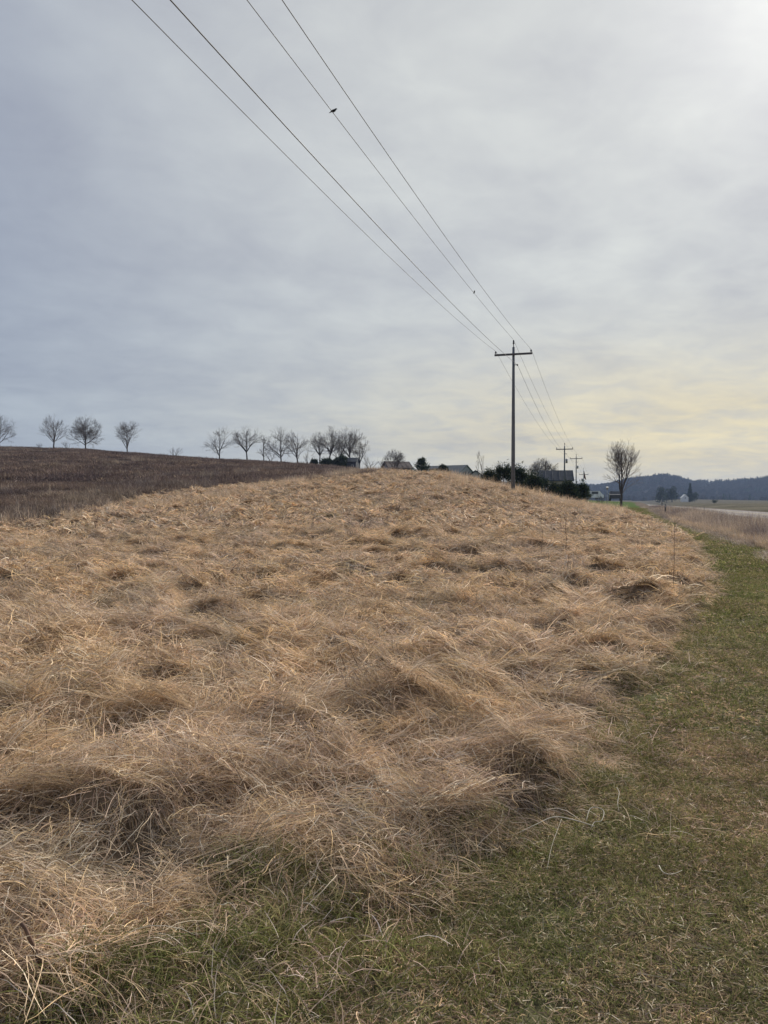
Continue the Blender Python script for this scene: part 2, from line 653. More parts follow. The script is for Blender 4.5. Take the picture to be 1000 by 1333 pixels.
def ground_mat():
    m, n = new_mat('ground')
    a = n.node('ShaderNodeAttribute', attribute_name='col')
    geo = n.node('ShaderNodeNewGeometry')
    pos = geo.outputs['Position']
    f1 = n.noise(pos, 9.0, 8, 0.7)
    f2 = n.noise(pos, 0.35, 4, 0.6)
    f3 = n.noise(n.vmath('MULTIPLY', pos, (0.02, 0.1, 0.1)), 1.0, 3, 0.6)
    k = n.math('MULTIPLY', n.remap(f1, 0.3, 0.7, 0.55, 1.35), n.remap(f2, 0.3, 0.7, 0.8, 1.2))
    k = n.math('MULTIPLY', k, n.remap(f3, 0.3, 0.7, 0.85, 1.15))
    c = n.mix(1.0, a.outputs['Color'], n.comb(k, k, k), 'MULTIPLY')
    b = n.node('ShaderNodeBsdfPrincipled')
    n.put(b.inputs['Base Color'], c)
    b.inputs['Roughness'].default_value = 1.0
    b.inputs['Specular IOR Level'].default_value = 0.0
    bp = n.node('ShaderNodeBump')
    bp.inputs['Strength'].default_value = 0.5
    bp.inputs['Distance'].default_value = 0.03
    n.put(bp.inputs['Height'], f1)
    n.put(b.inputs['Normal'], bp.outputs[0])
    return finish(m, n, b.outputs[0])


M_ground = ground_mat()


def road_mat():
    m, n = new_mat('road_asphalt')
    geo = n.node('ShaderNodeNewGeometry')
    pos = geo.outputs['Position']
    f1 = n.noise(pos, 60.0, 3, 0.6)
    f2 = n.noise(n.vmath('MULTIPLY', pos, (1.0, 0.15, 1)), 0.8, 4, 0.6)
    c = n.mix(n.remap(f2, 0.3, 0.7), (0.25, 0.225, 0.21), (0.32, 0.29, 0.272))
    k = n.remap(f1, 0.3, 0.7, 0.8, 1.2)
    c = n.mix(1.0, c, n.comb(k, k, k), 'MULTIPLY')
    b = n.node('ShaderNodeBsdfPrincipled')
    n.put(b.inputs['Base Color'], c)
    b.inputs['Roughness'].default_value = 1.0
    b.inputs['Specular IOR Level'].default_value = 0.0
    return finish(m, n, b.outputs[0])


M_road = road_mat()

# ------------------------------------------------------------------ the ground sheet
rows = np.concatenate([np.linspace(-60, 1.2, 24), 8 * (np.exp(np.linspace(math.log(1 + 1.3 / 8), math.log(1 + 85 / 8.), 430)) - 1),
                       8 * (np.exp(np.linspace(math.log(1 + 86 / 8.), math.log(1 + 4000 / 8.), 120)) - 1)])
cols_u = np.concatenate([-np.geomspace(3.2, 0.66, 34), np.linspace(-0.65, 0.65, 380), np.geomspace(0.66, 3.2, 34)])
YY = np.repeat(rows[:, None], len(cols_u), 1)
XX = cols_u[None, :] * (np.maximum(YY, 0) + 3.0 + 20 * smooth(YY, 1.2, -60))
xf, yf = XX.ravel(), YY.ravel()
zf = terrain(xf, yf)
near = (yf < 95) & (yf > -12) & (np.abs(xf) < 75)
hs = np.full(len(xf), -5.0)
hs[near] = hay_signed(xf[near], yf[near])
hm = np.zeros(len(xf))
hm[near] = hay_mask(xf[near], yf[near], hs[near])
zf[near] += micro(xf[near], yf[near], hm[near])
zf[near] += 0.012 * perlin(xf[near] / 0.3, yf[near] / 0.3, 41) * (1 - hm[near])
fld = inpoly(xf, yf, FIELD)
sR = road_s(xf, yf)
C_HAY = np.array([0.20, 0.15, 0.10])
C_LAWN = np.array([0.13, 0.125, 0.07])
C_LAWNFAR = np.array([0.09, 0.125, 0.045])
C_FIELD = np.array([0.10, 0.078, 0.07])
C_DITCH = np.array([0.16, 0.13, 0.105])
C_FAR = np.array([0.125, 0.112, 0.082])
gc = np.tile(C_LAWN, (len(xf), 1))
t = smooth(yf, 35, 60)[:, None]
gc = gc * (1 - t) + C_LAWNFAR * t
t = (smooth(sR - s_in(yf), -0.3, 0.3) * (1 - smooth(yf, 500, 700)))[:, None]
gc = gc * (1 - t) + C_DITCH * t
t = (hm)[:, None]
gc = gc * (1 - t) + C_HAY * t
t = fld[:, None].astype(float)
gc = gc * (1 - t) + C_FIELD * t
rt = smooth(sR, R1 + 1, R1 + 4)
stripes = 0.5 + 0.5 * np.sin((yf * 0.9 - xf * 0.45) / 9.0 + 1.5 * perlin(xf / 80, yf / 80, 55))
farc = C_FAR * (0.85 + 0.3 * stripes[:, None])
t = np.maximum(rt, smooth(yf, 260, 420) * (~fld))[:, None]
gc = gc * (1 - t) + farc * t
t = smooth(yf, 900, 1400)[:, None]
gc = gc * (1 - t) + np.array([0.13, 0.115, 0.085]) * t
nr, nc = XX.shape
ii = (np.arange(nr - 1)[:, None] * nc + np.arange(nc - 1)[None]).ravel()
quads = np.stack([ii, ii + 1, ii + nc + 1, ii + nc], 1)
gme = npmesh('ground', np.stack([xf, yf, zf], 1), quads, M_ground, gc, True)
tag(link('ground', gme), kind='structure')

# road and its painted lines
ry = np.concatenate([np.linspace(-50, 200, 120), np.geomspace(204, 800, 60)])


def strip(s0, s1, dzz, name, mat, parent=None, ys=ry, n=6):
    ss = np.linspace(s0, s1, n)
    Yg = np.repeat(ys[:, None], n, 1)
    Sg = np.repeat(ss[None], len(ys), 0)
    crown = 0.05 * (1 - ((Sg - (R0 + R1) / 2) / 5.4) ** 2)
    V = np.stack([(Sg + RS * Yg).ravel(), Yg.ravel(), (road_z(Yg) + 0.03 + crown + dzz).ravel()], 1)
    i = (np.arange(len(ys) - 1)[:, None] * n + np.arange(n - 1)[None]).ravel()
    me = npmesh(name, V, np.stack([i, i + 1, i + n + 1, i + n], 1), mat)
    return link(name, me, parent)


road = tag(strip(R0, R1, 0.0, 'road', M_road), kind='structure')
M_line_w = simple('worn_white_road_paint', (0.62, 0.61, 0.58), 0.7, 8, 0.2)
M_line_y = simple('worn_yellow_road_paint', (0.50, 0.40, 0.12), 0.7, 8, 0.25)
strip(R0 + 1.5, R0 + 1.63, 0.006, 'edge_line', M_line_w, road, n=2)
strip(R1 - 1.63, R1 - 1.5, 0.006, 'edge_line', M_line_w, road, n=2)
strip((R0 + R1) / 2 - 0.2, (R0 + R1) / 2 - 0.08, 0.006, 'centre_line', M_line_y, road, n=2)
strip((R0 + R1) / 2 + 0.08, (R0 + R1) / 2 + 0.2, 0.006, 'centre_line', M_line_y, road, n=2)

# ------------------------------------------------------------------ blades and tufts
HAYC = np.array([(.61, .50, .37), (.65, .51, .32), (.60, .47, .38), (.55, .49, .42), (.82, .75, .63), (.26, .20, .15), (.52, .39, .27), (.42, .34, .26)])
HAYP = np.array([.2, .16, .17, .12, .08, .11, .08, .08])
GREENC = np.array([(.150, .168, .055), (.19, .20, .07), (.24, .23, .10), (.12, .142, .048), (.29, .265, .13)])


def blades(r, n, base, az, pitch, L, width, droop, curl, cols, seg=5, flat=0.5):
    """ribbons that start at base, rise at pitch and bend over; arrays of length n"""
    t = np.linspace(0, 1, seg + 1)
    step = (L / seg)[:, None]
    ang = pitch[:, None] - droop[:, None] * t[None, :] ** 0.8
    azz = az[:, None] + 0.45 * curl[:, None] * t[None, :] + r.normal(0, 0.13, (n, seg + 1))
    kk = r.integers(1, seg + 1, n)
    kink = np.where((np.arange(seg + 1)[None] >= kk[:, None]) & (r.random((n, 1)) < 0.35), r.normal(0, 0.8, (n, 1)), 0)
    azz = azz + kink
    dxx = np.cos(ang) * np.cos(azz)
    dyy = np.cos(ang) * np.sin(azz)
    dzz = np.sin(ang)
    P = np.zeros((n, seg + 1, 3))
    P[:, 1:, 0] = np.cumsum(dxx[:, :-1] * step, 1)
    P[:, 1:, 1] = np.cumsum(dyy[:, :-1] * step, 1)
    P[:, 1:, 2] = np.cumsum(dzz[:, :-1] * step, 1)
    P += base[:, None, :]
    P[:, :, 2] = np.maximum(P[:, :, 2], r.uniform(0.0, 0.05, (n, 1)) * flat + 0.002)
    tw = r.uniform(-1.2, 1.2, (n, 1)) + r.normal(0, 0.2, (n, seg + 1))
    sx = -np.sin(azz) * np.cos(tw)
    sy = np.cos(azz) * np.cos(tw)
    sz = np.sin(tw)
    w = (width[:, None] * (1 - 0.75 * t[None, :] ** 2) * 0.5)
    side = np.stack([sx, sy, sz], -1) * w[..., None]
    V = np.stack([P - side, P + side], 2).reshape(n, -1, 3)
    k = 2 * (seg + 1)
    f = []
    for s in range(seg):
        f.append([2 * s, 2 * s + 1, 2 * s + 3, 2 * s + 2])
    f = np.array(f)
    Fq = (np.arange(n)[:, None, None] * k + f[None]).reshape(-1, 4)
    c = np.repeat(cols[:, None], k, 1).reshape(-1, 3)
    return V.reshape(-1, 3), Fq, c


def join(parts):
    V, Fq, C = [], [], []
    b = 0
    for v, f, c in parts:
        V.append(v)
        Fq.append(f + b)
        C.append(c)
        b += len(v)
    return np.concatenate(V), np.concatenate(Fq), np.concatenate(C)


def pick(r, n, C, p=None):
    k = r.choice(len(C), n, p=p)
    return C[k] * r.uniform(0.62, 1.3, (n, 1))


def disc(r, n, R, z=0.0):
    a = r.uniform(0, 2 * np.pi, n)
    q = R * np.sqrt(r.uniform(0, 1, n))
    return np.stack([q * np.cos(a), q * np.sin(a), np.full(n, z)], 1)


def hay_mat_tuft(r, n, w, R=0.32, spread=0.55, Ls=(0.25, 0.62), seg=5):
    az = r.normal(0, spread, n)
    loose = r.random(n) < 0.20
    az[loose] = r.uniform(-np.pi, np.pi, loose.sum())
    b = disc(r, n, R)
    b[:, 0] -= 0.2
    b[:, 2] = r.uniform(-0.02, 0.05, n)
    return blades(r, n, b, az, r.uniform(0.0, 0.62, n), r.uniform(*Ls, n), r.uniform(0.6, 1.3, n) * w,
                  r.uniform(0.5, 1.7, n), r.normal(0, 0.7, n), pick(r, n, HAYC, HAYP), seg)


def hay_clump(r, n, w, seg=6, ls=1.0):
    az = r.normal(0, 1.0, n)
    b = disc(r, n, 0.15)
    b[:, 0] -= 0.12
    P = np.array([.2, .26, .1, .1, .08, .08, .12, .06])
    cl = pick(r, n, HAYC, P)
    return blades(r, n, b, az, r.uniform(0.6, 1.4, n), ls * r.uniform(0.22, 0.50, n), r.uniform(0.6, 1.2, n) * w,
                  r.uniform(1.2, 2.7, n), r.normal(0, 0.35, n), cl, seg)


def hay_tangle(r, n, w, seg=6):
    az = r.uniform(-np.pi, np.pi, n)
    b = disc(r, n, 0.25)
    b[:, 2] = r.uniform(0.0, 0.08, n)
    return blades(r, n, b, az, r.uniform(0.0, 1.1, n), r.uniform(0.15, 0.4, n), r.uniform(0.5, 1.2, n) * w,
                  r.uniform(0.3, 2.2, n), r.normal(0, 1.4, n), pick(r, n, HAYC, HAYP), seg)


def green_tuft(r, n, w, seg=5, straw=0.4, L=(0.08, 0.24)):
    az = r.uniform(-np.pi, np.pi, n)
    b = disc(r, n, 0.16)
    cl = pick(r, n, GREENC)
    s = r.random(n) < straw
    cl[s] = pick(r, s.sum(), HAYC, HAYP)
    return blades(r, n, b, az, r.uniform(0.5, 1.5, n), r.uniform(*L, n), r.uniform(0.6, 1.2, n) * w,
                  r.uniform(0.5, 2.0, n), r.normal(0, 0.5, n), cl, seg)


def lawn_patch(r, n, w, R, Lh=(0.03, 0.085), straw=0.5, seg=3):
    az = r.uniform(-np.pi, np.pi, n)
    b = disc(r, n, R)
    cl = pick(r, n, GREENC)
    s = r.random(n) < straw
    cl[s] = pick(r, s.sum(), HAYC, HAYP) * np.array([.72, .70, .62])
    L = r.uniform(*Lh, n)
    L[s] *= 1.15
    p = r.uniform(0.5, 1.5, n)
    p[s] = r.uniform(0.0, 0.9, s.sum())
    return blades(r, n, b, az, p, L, r.uniform(0.6, 1.2, n) * w, r.uniform(0.2, 1.5, n), r.normal(0, 0.5, n), cl, seg, flat=0.3)


WEEDC = np.array([(.20, .15, .13), (.15, .11, .10), (.27, .22, .19), (.115, .088, .082), (.38, .32, .25)])
WEEDP = np.array([.3, .28, .2, .16, .06])


def weed_patch(r, n, w, R, Lh, C, P, lean=0.5, seg=3, straw=0.0):
    az = r.uniform(-np.pi, np.pi, n)
    b = disc(r, n, R)
    cl = pick(r, n, C, P)
    if straw:
        s = r.random(n) < straw
        cl[s] = pick(r, s.sum(), HAYC, HAYP)
    return blades(r, n, b, az, r.uniform(1.57 - lean * 1.6, 1.57, n), r.uniform(*Lh, n), r.uniform(0.5, 1.2, n) * w,
                  r.uniform(-0.2, 0.9, n), r.normal(0, 0.3, n), cl, seg, flat=0.3)


def template(coll, name, data, mat):
    me = npmesh(name, data[0], data[1], mat, data[2])
    o = bpy.data.objects.new(name, me)
    coll.objects.link(o)


def scatter(name, coll, P, R, Sc, idx, label=None, cat=None):
    me = bpy.data.meshes.new(name)
    n = len(P)
    me.vertices.add(n)
    me.vertices.foreach_set('co', np.asarray(P, np.float32).ravel())
    a = me.attributes.new('rot', 'FLOAT_VECTOR', 'POINT')
    a.data.foreach_set('vector', np.asarray(R, np.float32).ravel())
    a = me.attributes.new('scl', 'FLOAT_VECTOR', 'POINT')
    Sc = np.asarray(Sc, np.float32)
    if Sc.ndim == 1:
        Sc = np.repeat(Sc[:, None], 3, 1)
    a.data.foreach_set('vector', Sc.ravel())
    a = me.attributes.new('idx', 'INT', 'POINT')
    a.data.foreach_set('value', np.asarray(idx, np.int32))
    o = link(name, me)
    g = bpy.data.node_groups.new(name, 'GeometryNodeTree')
    g.interface.new_socket('Geometry', in_out='INPUT', socket_type='NodeSocketGeometry')
    g.interface.new_socket('Geometry', in_out='OUTPUT', socket_type='NodeSocketGeometry')
    gi = g.nodes.new('NodeGroupInput')
    go = g.nodes.new('NodeGroupOutput')
    ci = g.nodes.new('GeometryNodeCollectionInfo')
    ci.inputs[0].default_value = coll
    ci.inputs['Separate Children'].default_value = True
    ci.inputs['Reset Children'].default_value = True
    ip = g.nodes.new('GeometryNodeInstanceOnPoints')
    ip.inputs['Pick Instance'].default_value = True

    def attr(nm, typ):
        q = g.nodes.new('GeometryNodeInputNamedAttribute')
        q.data_type = typ
        q.inputs[0].default_value = nm
        return q.outputs[0]
    er = g.nodes.new('FunctionNodeEulerToRotation')
    L = g.links
    L.new(gi.outputs[0], ip.inputs['Points'])
    L.new(ci.outputs[0], ip.inputs['Instance'])
    L.new(attr('idx', 'INT'), ip.inputs['Instance Index'])
    L.new(attr('rot', 'FLOAT_VECTOR'), er.inputs[0])
    L.new(er.outputs[0], ip.inputs['Rotation'])
    L.new(attr('scl', 'FLOAT_VECTOR'), ip.inputs['Scale'])
    L.new(ip.outputs[0], go.inputs[0])
    m = o.modifiers.new('scatter', 'NODES')
    m.node_group = g
    tag(o, label, cat, kind='stuff')
    return o


def eulers(nx, ny, nz, heading):
    """rotation that puts local Z on the normal and local X along the heading"""
    hx, hy = np.cos(heading), np.sin(heading)
    nrm = np.sqrt(nx ** 2 + ny ** 2 + nz ** 2)
    nx, ny, nz = nx / nrm, ny / nrm, nz / nrm
    dot = hx * nx + hy * ny
    ax, ay, az = hx - dot * nx, hy - dot * ny, -dot * nz
    k = np.sqrt(ax ** 2 + ay ** 2 + az ** 2)
    ax, ay, az = ax / k, ay / k, az / k
    bz = nx * ay - ny * ax
    # columns a, b, n  -> XYZ euler
    ry_ = -np.arcsin(np.clip(az, -1, 1))
    rx_ = np.arctan2(bz, nz)
    rz_ = np.arctan2(ay, ax)
    return np.stack([rx_, ry_, rz_], 1)


def sample_ring(y0, y1, dens, umax=0.62, umin=-0.62, seed=1):
    """uniform points in the wedge in front of the camera, with a margin"""
    r = np.random.default_rng(seed)
    pad = 1.2
    A = (umax - umin) * (y1 ** 2 - y0 ** 2) / 2 + 2 * pad * (y1 - y0)
    n = int(A * dens)
    y = y0 + (y1 - y0) * r.random(int(n * 2.2))
    wmax = (umax - umin) * y1 + 2 * pad
    keep = r.random(len(y)) < ((umax - umin) * y + 2 * pad) / wmax
    y = y[keep][:n]
    x = umin * y - pad + ((umax - umin) * y + 2 * pad) * r.random(len(y))
    return x, y, r


def place(x, y, r, flow_noise=1.5, follow=1.0, e=0.06, tilt=1.0):
    h0 = height(x, y)
    gx = (height(x + e, y) - h0) / e
    gy = (height(x, y + e) - h0) / e
    gm = np.sqrt(gx ** 2 + gy ** 2)
    k_ = np.minimum(1.0, 0.75 / (gm + 1e-6))
    gx, gy = gx * k_, gy * k_
    flow = -0.35 + flow_noise * (perlin(x / 1.7, y / 1.7, 71) + 0.65 * perlin(x / 0.5, y / 0.5, 72)) * 1.7 + r.normal(0, 0.32, len(x))
    fx = np.cos(flow) - follow * 3.6 * gx
    fy = np.sin(flow) - follow * 3.6 * gy
    hd = np.arctan2(fy, fx)
    return h0, eulers(-gx * tilt, -gy * tilt, np.ones(len(x)), hd)


# hay templates at three sizes of blade
def hay_templates(tag_, w, nb, seg, ls=1.0):
    c = bpy.data.collections.new('hay_' + tag_)
    r = np.random.default_rng(31)
    for i in range(4):
        template(c, 'a_mat%d' % i, hay_mat_tuft(r, nb, w, 0.30, 0.38 + 0.15 * i, (0.16 * ls, 0.46 * ls), seg), M_hay)
    for i in range(3):
        template(c, 'b_clump%d' % i, hay_clump(r, int(nb * 1.3), w, seg, ls), M_hay)
    for i in range(2):
        template(c, 'c_tangle%d' % i, hay_tangle(r, nb, w, seg), M_hay)
    return c


def hay_scatter(name, y0, y1, dens, w, nb, seg, sc, seed, label, ls=1.0):
    coll = hay_templates(name, w, nb, seg, ls)
    x, y, r = sample_ring(y0, y1, dens, 0.62, -0.66, seed)
    d = hay_signed(x, y) + 0.16 * perlin(x / 0.45, y / 0.45, 81) + 0.05 * r.normal(0, 1, len(x))
    keep = d > 0.02
    keep &= (micro(x, y) > -0.15) | (r.random(len(x)) < 0.35)
    x, y, d = x[keep], y[keep], d[keep]
    z, R = place(x, y, r)
    m = micro(x, y)
    k = r.random(len(x))
    hi = smooth(m, 0.02, 0.16)
    idx = r.integers(0, 4, len(x))
    cl = k < 0.05 + 0.22 * hi
    idx[cl] = r.integers(4, 7, cl.sum())
    tg = (k > 0.86)
    idx[tg] = r.integers(7, 9, tg.sum())
    s = sc * r.uniform(0.75, 1.25, len(x))
    edge = smooth(d, 0.0, 0.5)
    s = s * (0.72 + 0.28 * edge)
    S3 = np.stack([s, s, s * r.uniform(0.6, 1.1, len(x)) * (1 - 0.3 * smooth(y, 20, 40))], 1)
    return scatter(name, coll, np.stack([x, y, z], 1), R, S3, idx, label, 'dry grass')


hay_scatter('dry_grass', 1.6, 5.2, 62, 0.0031, 165, 6, 1.0, 101, 'matted tan dry grass lying in heaps in the foreground', 0.72)
hay_scatter('dry_grass', 5.2, 10.5, 40, 0.0060, 100, 6, 0.95, 104, 'matted tan dry grass in swirling heaps behind the foreground', 0.75)
hay_scatter('dry_grass', 10.5, 24.0, 24, 0.0110, 68, 5, 0.95, 102, 'matted tan dry grass on the middle of the bank', 0.9)
hay_scatter('dry_grass', 24.0, 95.0, 8.5, 0.027, 48, 4, 1.15, 103, 'matted dry grass on the crest of the bank by the pole')


# mown grass
def lawn_scatter(name, y0, y1, dens, w, n, R, Lh, sc, seed, label, straw, smin=-0.4):
    coll = bpy.data.collections.new('lawn_' + str(seed))
    r = np.random.default_rng(seed)
    for i in range(5):
        template(coll, 'lawn%d' % i, lawn_patch(r, n, w, R, Lh, straw[0] + (straw[1] - straw[0]) * i / 4.0), M_lawn)
    x, y, r = sample_ring(y0, y1, dens, 0.66, -0.62, seed)
    d = hay_signed(x, y)
    s_ = road_s(x, y)
    keep = (d < 0.25) & (s_ < s_in(y) + 0.15 + 0.25 * perlin(x / 1.0, y / 1.0, 82)) & (~inpoly(x, y, FIELD))
    x, y = x[keep], y[keep]
    z = height(x, y)
    n_ = len(x)
    q = perlin(x / 0.9, y / 0.9, 91) + 0.6 * perlin(x / 0.25, y / 0.25, 92) + 0.3 * r.normal(0, 1, n_)
    idx = np.clip(((q * 0.38 + 0.5) * 5).astype(int), 0, 4)
    R_ = eulers(np.zeros(n_), np.zeros(n_), np.ones(n_), r.uniform(0, 6.28, n_))
    return scatter(name, coll, np.stack([x, y, z], 1), R_, sc * r.uniform(0.8, 1.25, n_), idx, label, 'lawn grass')


lawn_scatter('short_grass', 1.6, 5.0, 135, 0.0032, 200, 0.13, (0.02, 0.062), 1.0, 201, 'short mown grass, green mixed with dead straw, nearest the camera', (0.38, 0.70))
lawn_scatter('short_grass', 5.0, 8.5, 55, 0.0068, 120, 0.18, (0.02, 0.065), 1.0, 204, 'short mown grass, green and straw mixed, a few steps ahead', (0.26, 0.55))
lawn_scatter('short_grass', 8.5, 16, 26, 0.011, 130, 0.25, (0.025, 0.07), 1.0, 202, 'short mown green grass strip beside the dry bank', (0.15, 0.42))
lawn_scatter('short_grass', 16, 110, 4.5, 0.024, 170, 0.6, (0.04, 0.09), 1.0, 203, 'short green lawn grass in the distance past the bank', (0.12, 0.38))

# longer green grass along the near edge of the bank and in hollows
coll = bpy.data.collections.new('green_tufts')
r = np.random.default_rng(61)
for i in range(4):
    template(coll, 'green%d' % i, green_tuft(r, 90, 0.0042, 5, 0.12 + 0.12 * i), M_lawn)
x, y, r = sample_ring(1.6, 9.0, 60, 0.6, -0.62, 62)
pn = perlin(x / 0.8, y / 0.8, 63)
d = hay_signed(x, y)
blob = np.zeros(len(x))
for (bx, by, rad, den) in [(400, 1170, 0.28, 1.0), (310, 1270, 0.25, 1.0), (210, 1325, 0.25, 0.9), (480, 1130, 0.15, .8), (640, 955, 0.28, 0.55), (590, 985, 0.20, .5), (700, 930, 0.17, .4),
                           (690, 1010, 0.11, .6), (420, 1240, 0.30, .7), (440, 1010, 0.15, .25), (330, 1320, 0.25, .8), (560, 1230, 0.20, .3), (740, 960, 0.20, .4), (110, 1370, 0.20, .8)]:
    c = hit(bx, by)
    blob = np.maximum(blob, den * np.exp(-(((x - c[0]) ** 2 + (y - c[1]) ** 2) / (rad * rad))))
prob = np.maximum(blob, 0.16 * np.exp(-(d / 0.25) ** 2)) * (0.7 + 0.8 * pn)
keep = (r.random(len(x)) < prob * 1.4)
x, y = x[keep], y[keep]
z, R_ = place(x, y, r, 2.0, 0.3)
scatter('green_grass', coll, np.stack([x, y, z + 0.01], 1), R_, r.uniform(0.55, 1.0, len(x)), r.integers(0, 4, len(x)),
        'longer green grass mixed with straw along the near edge of the dry bank', 'grass')

# brown weed field
coll = bpy.data.collections.new('brown_weeds')
r = np.random.default_rng(64)
for i in range(5):
    template(coll, 'weed%d' % i, weed_patch(r, 240, 0.022, 1.0, (0.2, 0.65), WEEDC, WEEDP, 1.0, 3, 0.03 + 0.02 * i), M_weed)
coll2 = bpy.data.collections.new('brown_weeds_far')
for i in range(5):
    template(coll2, 'farweed%d' % i, weed_patch(r, 190, 0.036, 1.0, (0.2, 0.6), WEEDC * np.array([.93, .92, .94]), WEEDP, 1.0, 3, 0.03 + 0.02 * i), M_weed)
for k, (y0, y1, dens, sc) in enumerate([(18, 60, 2.0, 0.8), (60, 175, 0.5, 1.35)]):
    coll = (coll, coll2)[k]
    x, y, r = sample_ring(y0, y1, dens, 0.62, -0.66, 300 + k)
    jx = x + 1.2 * perlin(x / 3, y / 3, 84)
    keep = inpoly(jx, y + 1.0 * perlin(x / 3, y / 3, 85), FIELD)
    x, y = x[keep], y[keep]
    z = terrain(x, y) - 0.03 + 0.12 * perlin(x / 2.2, y / 1.6, 88)
    n_ = len(x)
    R_ = eulers(np.zeros(n_), np.zeros(n_), np.ones(n_), r.uniform(0, 6.28, n_))
    s = sc * r.uniform(0.7, 1.2, n_)
    hz = s * (0.75 + 0.5 * perlin(x / 9, y / 9, 86)) / (sc ** 0.7)
    scatter('brown_weeds', coll, np.stack([x, y, z], 1), R_, np.stack([s, s, hz], 1), r.integers(0, 5, n_),
            ['dark brown dead weeds along the lower edge of the field', 'dark brown dead weeds covering the upper hillside field'][k], 'weeds')

coll = bpy.data.collections.new('field_brush')
r = np.random.default_rng(67)
for i in range(4):
    template(coll, 'brush%d' % i, weed_patch(r, 90, 0.03, 0.7, (0.3, 0.95), np.array([(.42, .36, .30), (.32, .27, .23), (.24, .2, .17)]), [.3, .4, .3], 0.7, 3), M_weed)
y = 20 + 130 * r.random(6000)
x = (-0.64 + 0.66 * r.random(6000)) * y
dd = seg_dist(x, y, np.array([tuple(map(float, p)) for p in FIELD_EDGE]))
keep = inpoly(x, y, FIELD) & (r.random(6000) < 0.75 * np.exp(-dd / 2.2) + 0.75 * smooth(perlin(x / 11, y / 7, 89), 0.25, 0.6))
x, y = x[keep], y[keep]
n_ = len(x)
scatter('field_brush', coll, np.stack([x, y, terrain(x, y) - 0.03], 1), eulers(np.zeros(n_), np.zeros(n_), np.ones(n_), r.uniform(0, 6.28, n_)),
        r.uniform(0.5, 1.1, n_), r.integers(0, 4, n_), 'paler brush scattered through the dark brown field and along its lower edge', 'brush')

# weeds in the roadside ditch, taller and paler
coll = bpy.data.collections.new('ditch_weeds')
r = np.random.default_rng(66)
DC = np.array([(.42, .36, .33), (.34, .285, .26), (.52, .45, .38), (.26, .21, .20), (.62, .55, .45)])
for i in range(4):
    template(coll, 'ditch%d' % i, weed_patch(r, 150, 0.013, 0.55, (0.35, 1.0), DC, [.3, .27, .2, .13, .1], 0.35, 3, 0.12), M_weed)
yy = r.uniform(8, 130, 9000)
ss = s_in(yy) - 0.1 + (R0 - 0.9 - s_in(yy) + 0.1) * r.random(9000)
keep = r.random(9000) < np.clip(40 / yy, 0.25, 1)
keep &= ((ss + RS * yy) / yy < 0.75)
yy, ss = yy[keep], ss[keep]
ss += 0.3 * perlin(yy / 2, ss, 87)
x, y = ss + RS * yy, yy
keep = ~inpoly(x, y, HAY)
x, y, ss = x[keep], y[keep], ss[keep]
hh = 0.25 + 0.75 * smooth(ss - s_in(yy), 0, 1.6) * (1 - 0.8 * smooth(ss, 5.5, R0 - 3))
hh *= (1 - 0.45 * smooth(y, 55, 90))
n_ = len(x)
s = r.uniform(0.7, 1.2, n_) * np.where(y > 50, 1.4, 1)
scatter('roadside_weeds', coll, np.stack([x, y, terrain(x, y) - 0.03], 1), eulers(np.zeros(n_), np.zeros(n_), np.ones(n_), r.uniform(0, 6.28, n_)),
        np.stack([s, s, hh * r.uniform(0.7, 1.2, n_)], 1), r.integers(0, 4, n_), 'pale brown dead weeds standing between lawn strip and road', 'weeds')
# taller straw fringe along the crest in front of the evergreens
coll = bpy.data.collections.new('fringe')
for i in range(4):
    template(coll, 'fringe%d' % i, weed_patch(r, 60, 0.014, 0.5, (0.3, 0.95), HAYC, HAYP, 0.3, 3), M_hay)
yy = r.uniform(44, 88, 900)
px_ = r.uniform(560, 815, 900)
x = (px_ - 500) / F * yy
keep = inpoly(x, yy, HAY) | (r.random(900) < 0.3)
x, y = x[keep], yy[keep]
x2 = r.uniform(-30, 4, 700)
y2 = 76 + x2 * 47 / 14. + r.normal(0, 1.2, 700)
yf3 = 14 + 50 * r.random(900) ** 1.3
xf3 = s_in(yf3) + 0.15 + np.abs(r.normal(0, 0.35, 900)) + RS * yf3
x = np.concatenate([x, x2[y2 > 20], xf3])
y = np.concatenate([y, y2[y2 > 20], yf3])
n_ = len(x)
scatter('tall_dry_grass', coll, np.stack([x, y, height(x, y)], 1), eulers(np.zeros(n_), np.zeros(n_), np.ones(n_), r.uniform(0, 6.28, n_)),
        r.uniform(0.35, 0.9, n_) * np.where(np.arange(n_) >= n_ - 900, 0.6, 1.0), r.integers(0, 4, n_), 'thin upright straw standing on the crest of the bank and along the lawn strip', 'dry grass')

# ------------------------------------------------------------------ utility line
LD = Vector((0.3, 1.0, 0.0))
P1 = Vector((8.73, 50.0, 0.0))


def line_pt(t, off=0.0):
    p = P1 + LD * t
    a = Vector((1.0, -0.3, 0)).normalized()
    return p + a * off


POLES = [(-58.0, None, 1.0), (0.0, (668, 452), 1.0), (62.0, (736, 580.5), 0.95), (106.0, (755, 594), 0.95), (160.0, (775, 615.5), 0.95)]
ARM = 1.18


